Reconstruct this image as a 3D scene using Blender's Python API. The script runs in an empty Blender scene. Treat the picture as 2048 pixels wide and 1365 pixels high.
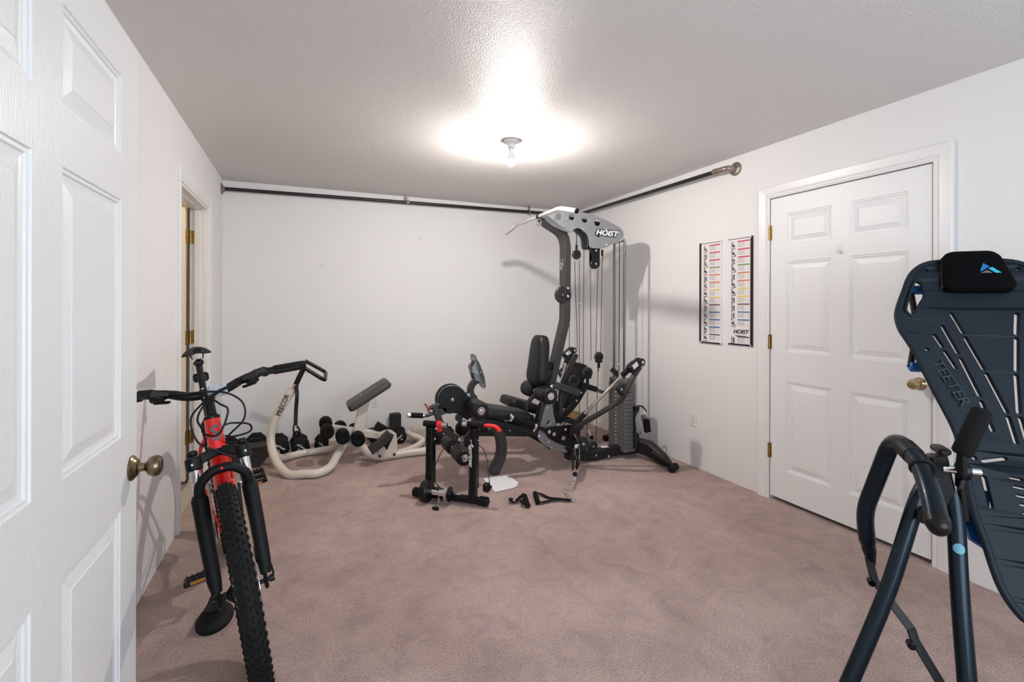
import bpy, bmesh, math, random
from mathutils import Vector, Matrix, Quaternion
random.seed(7)
S = bpy.context.scene
COL = S.collection
PI = math.pi

# ---------------------------------------------------------------- camera
FOC, YAW, ROLL, PY0, CAMH = 971.127, .4040, -.0029, 610.61, 1.3298
_cy, _sy = math.cos(YAW), math.sin(YAW)
CF = Vector((_sy, _cy, 0)); _r = Vector((_cy, -_sy, 0)); _d = Vector((0, 0, -1))
CR = _r * math.cos(ROLL) + _d * math.sin(ROLL)
CD = -_r * math.sin(ROLL) + _d * math.cos(ROLL)
CAM = Vector((0, 0, CAMH))
cd = bpy.data.cameras.new('camera'); cam = bpy.data.objects.new('camera', cd); COL.objects.link(cam)
cam.matrix_world = Matrix(((CR.x, -CD.x, -CF.x, 0), (CR.y, -CD.y, -CF.y, 0), (CR.z, -CD.z, -CF.z, CAMH), (0, 0, 0, 1)))
cd.sensor_width = 36; cd.lens = FOC / 2048 * 36; cd.shift_y = -(682.5 - PY0) / 2048
cd.clip_start = .05; S.camera = cam

# ---------------------------------------------------------------- light and exposure
S.view_settings.view_transform = 'Standard'; S.view_settings.look = 'None'
S.view_settings.gamma = 1; S.view_settings.use_curve_mapping = False
S.view_settings.exposure = 0.34
W = bpy.data.worlds.new('world'); S.world = W; W.use_nodes = True
W.node_tree.nodes['Background'].inputs[0].default_value = (.75, .87, 1, 1)
W.node_tree.nodes['Background'].inputs[1].default_value = .6

def area(name, loc, target, sx, sy, power, col):
    l = bpy.data.lights.new(name, 'AREA'); l.shape = 'RECTANGLE'; l.size = sx; l.size_y = sy
    l.energy = power; l.color = col
    o = bpy.data.objects.new(name, l); COL.objects.link(o); o.location = loc
    o.rotation_euler = (Vector(target) - Vector(loc)).to_track_quat('-Z', 'Y').to_euler()
    return o
# bluish fill added behind the camera, at a made-up front-wall window
area('rear_fill', (1.25, -1.33, 1.45), (1.25, 3, 1.25), 2.3, 1.5, 56, (.75, .88, 1))

# ---------------------------------------------------------------- unproject: photo pixel -> point on a real world plane
def U(px, py, **k):
    d = CF + CR * ((px - 1024) / FOC) + CD * ((py - PY0) / FOC)
    a, v = list(k.items())[0]
    i = 'xyz'.index(a)
    return CAM + d * ((v - CAM[i]) / d[i])
def UP(px, py, P, N):
    d = CF + CR * ((px - 1024) / FOC) + CD * ((py - PY0) / FOC)
    return CAM + d * ((P - CAM).dot(N) / d.dot(N))

# ---------------------------------------------------------------- materials
MT = {}
def mat(name, col, rough=.5, metal=0, bump=0, bscale=100, var=0, vscale=3, spec=.5, coat=0, col2=None, emit=None, stretch=None, bdist=.002, sheen=0, trans=0):
    if name in MT: return MT[name]
    m = bpy.data.materials.new(name); m.use_nodes = True; nt = m.node_tree; b = nt.nodes['Principled BSDF']
    b.inputs['Base Color'].default_value = (*col, 1); b.inputs['Roughness'].default_value = rough
    b.inputs['Metallic'].default_value = metal; b.inputs['Specular IOR Level'].default_value = spec
    b.inputs['Coat Weight'].default_value = coat; b.inputs['Sheen Weight'].default_value = sheen
    b.inputs['Transmission Weight'].default_value = trans
    tc = nt.nodes.new('ShaderNodeTexCoord'); src = tc.outputs['Object']
    if stretch:
        mp = nt.nodes.new('ShaderNodeMapping'); mp.inputs['Scale'].default_value = stretch
        nt.links.new(src, mp.inputs[0]); src = mp.outputs[0]
    if bump:
        n = nt.nodes.new('ShaderNodeTexNoise'); n.inputs['Scale'].default_value = bscale; n.inputs['Detail'].default_value = 3
        nt.links.new(src, n.inputs['Vector'])
        bp = nt.nodes.new('ShaderNodeBump'); bp.inputs['Strength'].default_value = bump; bp.inputs['Distance'].default_value = bdist
        nt.links.new(n.outputs[0], bp.inputs['Height']); nt.links.new(bp.outputs[0], b.inputs['Normal'])
    c2 = col2 or tuple(c * (1 - var) for c in col)
    if var or col2:
        n = nt.nodes.new('ShaderNodeTexNoise'); n.inputs['Scale'].default_value = vscale; n.inputs['Detail'].default_value = 6
        nt.links.new(src, n.inputs['Vector'])
        r = nt.nodes.new('ShaderNodeValToRGB'); r.color_ramp.elements[0].position = .35; r.color_ramp.elements[1].position = .65
        r.color_ramp.elements[0].color = (*c2, 1); r.color_ramp.elements[1].color = (*col, 1)
        nt.links.new(n.outputs[0], r.inputs[0]); nt.links.new(r.outputs[0], b.inputs['Base Color'])
    if emit:
        b.inputs['Emission Color'].default_value = (*emit[:3], 1); b.inputs['Emission Strength'].default_value = emit[3]
    MT[name] = m
    return m
WALL = mat('wall_paint', (.80, .78, .765), .6, bump=.35, bscale=130, bdist=.003, spec=.4)
CEIL = mat('ceiling_paint', (.72, .69, .67), .40, bump=.9, bscale=150, bdist=.005, spec=.22)
DOORM = mat('door_paint', (.81, .80, .79), .38, bump=.35, bscale=60, stretch=(6, 6, .35), bdist=.002)
TRIMM = mat('trim_paint', (.80, .78, .765), .35, bump=.05, bscale=40)
BLACK = mat('black_paint', (.005, .005, .0055), .4, spec=.3, bump=.05, bscale=400)
SATIN = mat('satin_black', (.003, .003, .0035), .34, spec=.3)
GUN = mat('gunmetal_powdercoat', (.032, .030, .029), .42, bump=.08, bscale=500, metal=.15)
GUND = mat('dark_powdercoat', (.011, .0105, .011), .5, spec=.35, bump=.08, bscale=500)
VINYL = mat('black_vinyl', (.006, .006, .0065), .48, spec=.35, bump=.25, bscale=600)
VINYLG = mat('grey_vinyl', (.055, .052, .05), .5, bump=.25, bscale=600)
FOAM = mat('black_foam', (.005, .005, .005), .85, spec=.2, bump=.3, bscale=500)
RUBBER = mat('black_rubber', (.006, .006, .006), .7, spec=.25, bump=.2, bscale=300)
SILVER = mat('silver_plate', (.30, .305, .31), .38, metal=.55, bump=.04, bscale=500)
CHROME = mat('chrome', (.75, .75, .75), .12, metal=1)
STEEL = mat('brushed_steel', (.55, .55, .54), .3, metal=1)
CREAM = mat('cream_powdercoat', (.66, .60, .52), .3, var=.06, vscale=2, coat=.2)
RED = mat('red_paint', (.85, .012, .008), .3, coat=.5)
REDP = mat('red_plastic', (.75, .02, .015), .4)
IRON = mat('black_iron_pipe', (.014, .014, .016), .35, var=.5, vscale=14, bump=.1, bscale=80)
GALV = mat('tarnished_flange', (.30, .26, .21), .45, metal=.7, var=.3, vscale=30)
BRASS = mat('brass', (.45, .30, .10), .35, metal=.95, var=.4, vscale=60)
ABRASS = mat('antique_brass', (.24, .19, .12), .28, metal=1, var=.35, vscale=40)
SLATE = mat('slate_plastic', (.008, .0145, .022), .55, spec=.25, bump=.12, bscale=500)
TEETB = mat('blue_black_tube', (.006, .014, .022), .30, metal=.6, coat=.1, spec=.4)
BLUE = mat('blue_plastic', (.01, .10, .36), .45)
CYAN = mat('cyan_print', (.02, .45, .62), .5)
MIDB = mat('blue_print', (.01, .14, .42), .5)
GREYP = mat('grey_print', (.12, .12, .125), .5)
WHITEP = mat('white_print', (.8, .8, .78), .5)
WHITE = mat('white_plastic', (.78, .76, .74), .35)
PAPER = mat('paper', (.78, .78, .78), .7)
CLEAR = mat('clear_plastic', (.6, .66, .7), .15, spec=.7, var=.4, vscale=60)
ORANGE = mat('orange_reflector', (.55, .20, .01), .3)
BROWN = mat('brown_door_edge', (.12, .06, .03), .5, var=.3, vscale=8)
WOOD = mat('tan_wood', (.42, .28, .13), .6, var=.3, vscale=12)
STACK = mat('grey_weight', (.115, .115, .113), .5, bump=.1, bscale=200)
CERAM = mat('porcelain', (.85, .84, .82), .25)
GLOW = mat('bulb_glow', (1, 1, 1), .4, emit=(1, .945, .895, 1780))
DARKV = mat('dark_gap', (.01, .009, .008), .9)
BOXM = mat('dark_brown_block', (.030, .022, .018), .7, bump=.3, bscale=120, var=.3, vscale=10)
TILE = mat('pale_threshold', (.45, .42, .36), .4)

# carpet: mottled dusty pink-brown pile
CARPET = mat('carpet', (.40, .272, .240), .95, spec=.1, sheen=.25)
nt = CARPET.node_tree; b = nt.nodes['Principled BSDF']; tc = nt.nodes.new('ShaderNodeTexCoord')
def noise(sc, det, rough=.5, dist=0):
    n = nt.nodes.new('ShaderNodeTexNoise'); n.inputs['Scale'].default_value = sc; n.inputs['Detail'].default_value = det
    n.inputs['Roughness'].default_value = rough; n.inputs['Distortion'].default_value = dist
    nt.links.new(tc.outputs['Object'], n.inputs['Vector']); return n
def ramp(src, p0, c0, p1, c1):
    r = nt.nodes.new('ShaderNodeValToRGB'); e = r.color_ramp.elements
    e[0].position = p0; e[0].color = (*c0, 1); e[1].position = p1; e[1].color = (*c1, 1)
    nt.links.new(src, r.inputs[0]); return r
def mix(kind, f, a, c):
    m = nt.nodes.new('ShaderNodeMixRGB'); m.blend_type = kind; m.inputs[0].default_value = f
    nt.links.new(a, m.inputs[1]); nt.links.new(c, m.inputs[2]); return m.outputs[0]
big = ramp(noise(1.6, 5, .6, .6).outputs[0], .36, (.545, .375, .325), .66, (.70, .50, .44))
mid = ramp(noise(7, 7, .7, .8).outputs[0], .34, (.72, .71, .71), .56, (1.04, 1.04, 1.04))
fine = ramp(noise(150, 4, .7).outputs[0], .34, (.50, .48, .48), .60, (1.18, 1.18, 1.18))
c = mix('MULTIPLY', .75, big.outputs[0], mid.outputs[0]); c = mix('MULTIPLY', .9, c, fine.outputs[0])
nt.links.new(c, b.inputs['Base Color'])
h = mix('ADD', .5, noise(150, 4, .7).outputs[0], noise(45, 4, .6).outputs[0])
bp = nt.nodes.new('ShaderNodeBump'); bp.inputs['Strength'].default_value = 1; bp.inputs['Distance'].default_value = .012
nt.links.new(h, bp.inputs['Height']); nt.links.new(bp.outputs[0], b.inputs['Normal'])

# ---------------------------------------------------------------- mesh helpers
def basis(d, up=Vector((0, 0, 1))):
    d = d.normalized()
    if abs(d.dot(up)) > .98: up = Vector((1, 0, 0)) if abs(d.x) < .9 else Vector((0, 1, 0))
    s = d.cross(up).normalized(); u = s.cross(d).normalized()
    return s, u
def V(*a): return Vector(a)
def cat(pts, n=6, closed=False):
    P = [Vector(p) for p in pts]; out = []; N = len(P)
    rng = range(N if closed else N - 1)
    for i in rng:
        if closed: p0, p1, p2, p3 = P[i - 1], P[i], P[(i + 1) % N], P[(i + 2) % N]
        else: p0, p1, p2, p3 = P[max(i - 1, 0)], P[i], P[i + 1], P[min(i + 2, N - 1)]
        for k in range(n):
            t = k / n
            out.append(.5 * ((2 * p1) + (-p0 + p2) * t + (2 * p0 - 5 * p1 + 4 * p2 - p3) * t * t + (-p0 + 3 * p1 - 3 * p2 + p3) * t ** 3))
    if not closed: out.append(P[-1])
    return out
def fil(pts, r, n=5):
    P = [Vector(p) for p in pts]; out = [P[0]]
    for i in range(1, len(P) - 1):
        a = P[i - 1] - P[i]; c = P[i + 1] - P[i]
        rr = min(r, a.length * .49, c.length * .49)
        p, q = P[i] + a.normalized() * rr, P[i] + c.normalized() * rr
        for k in range(n + 1):
            t = k / n; out.append(p * (1 - t) ** 2 + P[i] * 2 * t * (1 - t) + q * t * t)
    out.append(P[-1]); return out
class B:
    def __init__(s): s.bm = bmesh.new()
    def verts(s, L): return [s.bm.verts.new(v) for v in L]
    def face(s, vs):
        try: return s.bm.faces.new(vs)
        except ValueError: return None
    def loft(s, rings, caps=True, closed=False):
        R = [s.verts(r) for r in rings]; n = len(R[0])
        m = len(R)
        for i in range(m if closed else m - 1):
            a, c = R[i], R[(i + 1) % m]
            for k in range(n): s.face([a[k], a[(k + 1) % n], c[(k + 1) % n], c[k]])
        if caps and not closed:
            s.face(list(reversed(R[0]))); s.face(R[-1])
        return s
    def sweep(s, path, prof, up=V(0, 0, 1), closed=False, scale=None, caps=True):
        P = [Vector(p) for p in path]; n = len(P); rings = []
        sd = None
        for i in range(n):
            if closed: t = P[(i + 1) % n] - P[i - 1]
            else: t = P[min(i + 1, n - 1)] - P[max(i - 1, 0)]
            t.normalize()
            if sd is None: sd, u = basis(t, up)
            elif up is None or True:
                if s_fixed[0]: sd, u = basis(t, up)
                else:
                    sd = (sd - t * sd.dot(t)).normalized(); u = sd.cross(t)
            k = 1 if scale is None else scale[i]
            rings.append([P[i] + sd * (x * k) + u * (y * k) for x, y in prof])
        return s.loft(rings, caps, closed)
    def tube(s, path, r, seg=12, closed=False, scale=None):
        s_fixed[0] = False
        return s.sweep(path, [(r * math.cos(2 * PI * k / seg), r * math.sin(2 * PI * k / seg)) for k in range(seg)], closed=closed, scale=scale)
    def bar(s, path, w, h, up=V(0, 1, 0), c=.15, closed=False, scale=None):
        # rounded rectangular section: w across, h along `up`
        s_fixed[0] = True
        a, d = w / 2, h / 2; k = min(w, h) * c
        pr = [(-a, -d + k), (-a, d - k), (-a + k, d), (a - k, d), (a, d - k), (a, -d + k), (a - k, -d), (-a + k, -d)]
        return s.sweep(path, pr, up=up, closed=closed, scale=scale)
    def cyl(s, p, q, r, r2=None, seg=20, bev=0):
        p, q = Vector(p), Vector(q); d = (q - p).normalized(); a, u = basis(d); r2 = r if r2 is None else r2
        st = [(p, r), (q, r2)]
        if bev: st = [(p, r - bev), (p + d * bev, r), (q - d * bev, r2), (q, r2 - bev)]
        return s.loft([[c + a * (k * math.cos(2 * PI * i / seg)) + u * (k * math.sin(2 * PI * i / seg)) for i in range(seg)] for c, k in st])
    def lathe(s, p, d, prof, seg=24):
        p, d = Vector(p), Vector(d).normalized(); a, u = basis(d)
        return s.loft([[p + d * h + a * (k * math.cos(2 * PI * i / seg)) + u * (k * math.sin(2 * PI * i / seg)) for i in range(seg)] for h, k in prof])
    def ball(s, c, r, sc=(1, 1, 1), seg=16):
        c = Vector(c); rings = []
        for j in range(1, seg // 2):
            t = PI * j / (seg // 2)
            rings.append([c + V(r * sc[0] * math.sin(t) * math.cos(2 * PI * i / seg), r * sc[1] * math.sin(t) * math.sin(2 * PI * i / seg), r * sc[2] * math.cos(t)) for i in range(seg)])
        return s.loft(rings)
    def box(s, c, sz, M=None, bev=0):
        c = Vector(c); sx, sy, sz_ = [k / 2 for k in sz]
        M = M or Matrix.Identity(3); g = []
        b = min(bev, sx * .9, sy * .9, sz_ * .9)
        if b <= 0:
            r0 = [V(-sx, -sy, -sz_), V(sx, -sy, -sz_), V(sx, sy, -sz_), V(-sx, sy, -sz_)]
            r1 = [v + V(0, 0, 2 * sz_) for v in r0]; rings = [r0, r1]
        else:
            def ring(ix, z):
                a, d = sx - ix, sy - ix
                return [V(-a + b, -d, z), V(a - b, -d, z), V(a, -d + b, z), V(a, d - b, z), V(a - b, d, z), V(-a + b, d, z), V(-a, d - b, z), V(-a, -d + b, z)]
            rings = [ring(b * .8, -sz_), ring(0, -sz_ + b), ring(0, sz_ - b), ring(b * .8, sz_)]
        return s.loft([[c + M @ v for v in r] for r in rings])
    def prism(s, poly, off, caps=True):
        off = Vector(off); P = [Vector(p) for p in poly]
        return s.loft([P, [p + off for p in P]])
    def torus(s, c, ax, R, r, seg=32, rs=10, sc=(1, 1)):
        c = Vector(c); a, u = basis(Vector(ax))
        pts = [c + a * (R * sc[0] * math.cos(2 * PI * k / seg)) + u * (R * sc[1] * math.sin(2 * PI * k / seg)) for k in range(seg)]
        return s.tube(pts, r, rs, closed=True)
    def build(s, name, m, parent=None, smooth=.6):
        bm = s.bm; bmesh.ops.recalc_face_normals(bm, faces=bm.faces)
        me = bpy.data.meshes.new(name); bm.to_mesh(me); bm.free()
        return link(name, me, m, parent, smooth)
s_fixed = [False]
ROOTM = {}
def rootof(o):
    while o.parent: o = o.parent
    return o
def link(name, me, m, parent=None, smooth=.6):
    if m: me.materials.append(m)
    if smooth:
        me.polygons.foreach_set('use_smooth', [True] * len(me.polygons)); me.set_sharp_from_angle(angle=smooth)
    o = bpy.data.objects.new(name, me); COL.objects.link(o)
    if parent:
        o.parent = parent; r = rootof(parent)
        if r.name in ROOTM: me.transform(ROOTM[r.name])
    return o
def tag(o, label, catg, group=None, kind=None):
    if label: o['label'] = label
    if catg: o['category'] = catg
    if group: o['group'] = group
    if kind: o['kind'] = kind
    return o
def thing(name, label, catg, loc, group=None, world=True, M=None):
    o = bpy.data.objects.new(name, None); COL.objects.link(o); o.empty_display_size = .1
    if M is not None: o.matrix_world = M
    else:
        o.location = loc
        if world: ROOTM[o.name] = Matrix.Translation(-Vector(loc))
    return tag(o, label, catg, group)
def struct(o): o['kind'] = 'structure'; return o
def copy_thing(src, loc, label=None, rotz=0):
    c = src.copy(); COL.objects.link(c); c.location = loc; c.rotation_euler = (0, 0, rotz)
    if label: c['label'] = label
    for ch in list(src.children):
        k = ch.copy(); COL.objects.link(k); k.parent = c
        for g in list(ch.children):
            q = g.copy(); COL.objects.link(q); q.parent = k
    return c
def curve_mesh(name, loops, O, ax, ay, thick, m, parent, bev=0, smooth=.5, cuts=None, warp=None):
    """flat plate with holes: loops are 2D outlines in the frame (O, ax, ay), thickness centred"""
    cu = bpy.data.curves.new(name, 'CURVE'); cu.dimensions = '2D'; cu.fill_mode = 'BOTH'
    cu.extrude = max(thick / 2 - bev, 0); cu.bevel_depth = bev; cu.bevel_resolution = 1; cu.offset = -bev if bev else 0
    for L in loops:
        sp = cu.splines.new('POLY'); sp.points.add(len(L) - 1); sp.use_cyclic_u = True
        for p, q in zip(sp.points, L): p.co = (q[0], q[1], 0, 1)
    ob = bpy.data.objects.new(name, cu); me = bpy.data.meshes.new_from_object(ob)
    bpy.data.objects.remove(ob); bpy.data.curves.remove(cu)
    if warp:
        bm = bmesh.new(); bm.from_mesh(me)
        for c in cuts:
            bmesh.ops.bisect_plane(bm, geom=bm.verts[:] + bm.edges[:] + bm.faces[:], plane_co=(0, c, 0), plane_no=(0, 1, 0))
        bmesh.ops.triangulate(bm, faces=bm.faces)
        for v in bm.verts: v.co = warp(v.co)
        bm.to_mesh(me); bm.free()
    ax, ay = Vector(ax).normalized(), Vector(ay).normalized(); az = ax.cross(ay)
    me.transform(Matrix(((ax.x, ay.x, az.x, O[0]), (ax.y, ay.y, az.y, O[1]), (ax.z, ay.z, az.z, O[2]), (0, 0, 0, 1))))
    me.name = name
    return link(name, me, m, parent, smooth)
def text(name, s, O, ax, ay, size, m, parent, align='CENTER', shear=0, off=0, sx=1, ext=.0006):
    cu = bpy.data.curves.new(name, 'FONT'); cu.body = s; cu.size = size; cu.align_x = align; cu.align_y = 'CENTER'
    cu.extrude = ext; cu.shear = shear; cu.offset = off; cu.resolution_u = 3
    ob = bpy.data.objects.new(name, cu); me = bpy.data.meshes.new_from_object(ob)
    bpy.data.objects.remove(ob); bpy.data.curves.remove(cu)
    ax, ay = Vector(ax).normalized(), Vector(ay).normalized(); az = ax.cross(ay)
    me.transform(Matrix(((ax.x * sx, ay.x, az.x, O[0]), (ax.y * sx, ay.y, az.y, O[1]), (ax.z * sx, ay.z, az.z, O[2]), (0, 0, 0, 1))))
    me.name = name
    return link(name, me, m, parent, 0)
def circ(cx, cy, r, n=20, ry=None): return [(cx + r * math.cos(2 * PI * k / n), cy + (ry or r) * math.sin(2 * PI * k / n)) for k in range(n)]
def bolt(p, d, r=.009, h=.008, m=None, parent=None, name='bolt'):
    o = B().lathe(p, d, [(0, r), (h * .5, r), (h, r * .65), (h, r * .4), (h * .6, r * .35)], 12).build(name, m or CHROME, parent); return o

# ================================================================ the room
XL, XR, YB, H = -.6772, 2.9625, 5.0338, 2.4451
def quadbox(name, x0, x1, y0, y1, z0, z1, m, parent=None, bev=0):
    return B().box(((x0 + x1) / 2, (y0 + y1) / 2, (z0 + z1) / 2), (x1 - x0, y1 - y0, z1 - z0), bev=bev).build(name, m, parent, 0)
def multibox(name, boxes, m, parent=None):
    b = B()
    for x0, x1, y0, y1, z0, z1 in boxes: b.box(((x0 + x1) / 2, (y0 + y1) / 2, (z0 + z1) / 2), (x1 - x0, y1 - y0, z1 - z0))
    return b.build(name, m, parent, 0)
YF = -1.3
struct(quadbox('floor', -1.9, XR + .1, YF - .1, YB + .1, -.1, 0, CARPET))
struct(quadbox('ceiling', XL - .1, XR + .1, YF - .1, YB + .1, H, H + .1, CEIL))
struct(quadbox('wall_back', XL - .1, XR + .1, YB, YB + .1, 0, H, WALL))
# right wall with its door opening
D2a, D2b, D2h = 1.440, 2.383, 2.066
struct(multibox('wall_right', [(XR, XR + .12, YF, D2a, 0, H), (XR, XR + .12, D2b, YB, 0, H), (XR, XR + .12, D2a, D2b, D2h, H)], WALL))
wb_ = bpy.data.objects['wall_back']
for px, py in ((645, 530), (914, 480), (840, 476), (950, 577)):
    q_ = U(px, py, y=YB); B().lathe(q_, (0, -1, 0), [(0, .014), (.0015, .012), (.0018, .004)], 10).build('filled_nail_hole', mat('filler', (.71, .69, .68), .8), wb_)
# left wall with the open doorway
D3a, D3b, D3h = 3.40, 4.285, 2.055
struct(multibox('wall_left', [(XL - .115, XL, .62, D3a, 0, H), (XL - .115, XL, D3b, YB, 0, H), (XL - .115, XL, D3a, D3b, D3h, H)], WALL))
struct(multibox('wall_entry', [(XL - .1, -.49, .52, .62, 0, H), (-.59, -.49, YF, .52, 0, H)], WALL))
struct(multibox('wall_front', [(-.6, .05, YF - .1, YF, 0, H), (2.45, XR, YF - .1, YF, 0, H), (.05, 2.45, YF - .1, YF, 0, .65), (.05, 2.45, YF - .1, YF, 2.25, H)], WALL))
wf = struct(multibox('added_window_1', [(.05, .10, YF - .09, YF + .01, .65, 2.25), (2.40, 2.45, YF - .09, YF + .01, .65, 2.25), (.05, 2.45, YF - .09, YF + .01, .65, .70), (.05, 2.45, YF - .09, YF + .01, 2.2, 2.25), (1.23, 1.27, YF - .08, YF, .65, 2.25)], TRIMM))  # unseen window frame, put in as an opening for the fill light
# little room behind the left doorway
struct(multibox('wall_closet', [(-1.9, -1.8, 3.0, YB + .1, 0, H), (-1.9, XL - .115, 3.0, 3.1, 0, H), (-1.9, XL - .115, YB, YB + .1, 0, H), (-1.9, XL, 3.0, YB + .1, H, H + .1)], mat('closet_paint', (.72, .62, .42), .6)))

# ---- six-panel doors
def six_panel(name, fx, nx, y0, y1, z0, z1, cols, rows, thick=.035):
    """face plane x=fx, outward normal nx (+1/-1), slab from y0..y1, z0..z1"""
    b = B(); bm = b.bm
    ys = sorted({y0, y1, *[c for p in cols for c in p]}); zs = sorted({z0, z1, *[c for p in rows for c in p]})
    g = {(i, j): bm.verts.new((fx, y, z)) for i, y in enumerate(ys) for j, z in enumerate(zs)}
    for i in range(len(ys) - 1):
        for j in range(len(zs) - 1):
            if any(abs(ys[i] - c[0]) < 1e-6 for c in cols) and any(abs(zs[j] - r[0]) < 1e-6 for r in rows): continue
            b.face([g[i, j], g[i + 1, j], g[i + 1, j + 1], g[i, j + 1]])
    bx = fx - nx * thick
    b.loft([[V(fx, y0, z0), V(fx, y1, z0), V(fx, y1, z1), V(fx, y0, z1)], [V(bx, y0, z0), V(bx, y1, z0), V(bx, y1, z1), V(bx, y0, z1)]], caps=False)
    b.face(b.verts([V(bx, y0, z0), V(bx, y1, z0), V(bx, y1, z1), V(bx, y0, z1)]))
    bmesh.ops.remove_doubles(bm, verts=bm.verts, dist=1e-5)
    d = struct(b.build(name, DOORM, None, 0))
    prof = [(0, 0), (.003, -.004), (.010, -.004), (.013, -.008), (.019, -.009), (.024, -.0095), (.050, -.0035), (.052, -.002)]
    for r in rows:
        for c in cols:
            q = B(); rings = []
            for ins, dp in prof:
                rings.append([V(fx + nx * dp, c[0] + ins, r[0] + ins), V(fx + nx * dp, c[1] - ins, r[0] + ins), V(fx + nx * dp, c[1] - ins, r[1] - ins), V(fx + nx * dp, c[0] + ins, r[1] - ins)])
            q.loft(rings, caps=False); q.face(q.verts(rings[-1])); bmesh.ops.remove_doubles(q.bm, verts=q.bm.verts, dist=1e-6)
            q.build('panel', DOORM, d, 0)
    return d
d1 = six_panel('door_1', -.445, 1, .655, 1.716, .03, 2.055, [(.785, 1.127), (1.246, 1.585)], [(.20, .782), (.976, 1.605), (1.726, 1.932)])
d2 = six_panel('door_2', XR - .004, -1, D2a + .003, D2b - .003, .028, 2.062, [(1.550, 1.853), (1.957, 2.260)], [(.222, .826), (1.023, 1.626), (1.738, 1.946)])
# left open door: antique brass knob
def knob(parent, p, d, sc=1, name='door_knob', m=None):
    B().lathe(p, d, [(0, .033 * sc), (.004, .033 * sc), (.008, .030 * sc), (.010, .026 * sc), (.016, .022 * sc), (.019, .012 * sc), (.032, .011 * sc), (.036, .014 * sc), (.042, .023 * sc), (.052, .0275 * sc), (.062, .0275 * sc), (.069, .023 * sc), (.0705, .017 * sc), (.072, .016 * sc), (.073, .008 * sc)], 32).build(name, m or ABRASS, parent)
kp = U(262, 937, x=-.445); knob(d1, kp, (1, 0, 0), 1.05)
kp = U(1840, 768, x=XR - .004); knob(d2, kp, (-1, 0, 0), m=mat('polished_brass', (.50, .40, .25), .22, metal=1, var=.2, vscale=40))
for z in (1.833, 1.083, .337):
    h = B().cyl((XR - .012, D2b + .0, z - .05), (XR - .012, D2b, z + .05), .008, seg=12)
    h.box((XR - .006, D2b - .004, z), (.002, .02, .098)); h.build('hinge', BRASS, d2)
# ---- casings
def casing(name, fx, nx, ya, yb, zt, w=.07, legs=True):
    """colonial casing swept round an opening in plane x=fx"""
    prof = [(0, 0), (0, .010), (.010, .013), (.018, .010), (.024, .010), (.030, .015), (.040, .0165), (w - .004, .020), (w, .017), (w, 0)]
    b = B(); rings = []
    for p, q in prof:
        rings.append([V(fx + nx * q, ya - p, 0), V(fx + nx * q, ya - p, zt + p), V(fx + nx * q, yb + p, zt + p), V(fx + nx * q, yb + p, 0)])
    for i in range(len(rings) - 1):
        a, c = b.verts(rings[i]), b.verts(rings[i + 1])
        for k in range(3): b.face([a[k], a[k + 1], c[k + 1], c[k]])
    bmesh.ops.remove_doubles(b.bm, verts=b.bm.verts, dist=1e-6)
    return struct(b.build(name, TRIMM, None, 0))
casing('trim_1', XR, -1, D2a - .003, D2b + .003, D2h + .003, .083)
casing('trim_2', XL, 1, D3a - .006, D3b + .006, D3h + .006, .07)
struct(multibox('trim_3', [(XR + .036, XR + .05, D2a, D2a + .02, 0, D2h), (XR, XR + .12, D2a - .01, D2a + .001, 0, D2h), (XR, XR + .12, D2b - .001, D2b + .01, 0, D2h), (XR, XR + .12, D2a, D2b, D2h - .001, D2h + .02), (XR + .11, XR + .12, D2a, D2b, 0, D2h)], TRIMM))
# jamb lining and stop of the left doorway
j3 = struct(multibox('trim_4', [(XL - .118, XL + .001, D3a - .01, D3a + .012, 0, D3h), (XL - .118, XL + .001, D3b - .012, D3b + .01, 0, D3h), (XL - .118, XL + .001, D3a, D3b, D3h - .012, D3h + .01),
     (XL - .078, XL - .043, D3b - .024, D3b - .01, 0, D3h - .01), (XL - .078, XL - .043, D3a, D3b, D3h - .024, D3h - .01)], TRIMM))
# the door swung into the little room, hinged on the far jamb
def open_door():
    hx, hy = XL - .105, D3b - .022
    M = Matrix.Rotation(math.radians(-4), 3, 'Z')
    b = B().box((hx - .40, hy - .035, 1.035), (.76, .035, 2.01)); d = struct(b.build('door_3', mat('door_edge_paint', (.78, .72, .62), .4), None, 0))
    for z in (1.83, 1.085, .345):
        h = B().cyl((hx + .004, hy - .012, z - .05), (hx + .004, hy - .012, z + .05), .0065, seg=10)
        h.box((hx + .028, hy + .0085, z), (.045, .003, .098), bev=.001)
        h.box((hx - .012, hy - .036, z), (.014, .03, .098)); h.build('hinge', BRASS, d)
    quadbox('edge_board', hx - .016, hx - .004, hy - .016, hy + .012, 0.02, 2.04, BROWN, d)
open_door()
struct(quadbox('trim_5', XL - .115, XL - .03, D3a, D3b, .001, .006, TILE))

# ---- duplex outlets
def outlet(o, ax, up, n, label, parent=None):
    t = thing('wall_outlet', label, 'outlet', o); ax, up, n = map(Vector, (ax, up, n))
    M = Matrix((ax, up, n)).transposed()
    B().box(o + n * .003, (.070, .114, .006), M, bev=.002).build('cover_plate', WHITE, t)
    for s in (-1, 1):
        r = B().lathe(o + up * (.0195 * s) + n * .004, n, [(0, .017), (.004, .017), (.0045, .016)], 20).build('socket', WHITE, t)
        q = B()
        for a, h in ((-.0065, .009), (.0065, .007)): q.box(o + up * (.0195 * s + .003) + ax * a + n * .0088, (.002, h, .0008), M)
        q.cyl(o + up * (.0195 * s - .008) + n * .0085, o + up * (.0195 * s - .008) + n * .0092, .0025, seg=8)
        q.build('slots', DARKV, r)
    bolt(o + n * .006, n, .003, .001, STEEL, t, 'screw')
outlet(V(XR, 3.103, .391), (0, -1, 0), (0, 0, 1), (-1, 0, 0), 'white duplex outlet low on the right wall, left of the panelled door')
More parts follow.
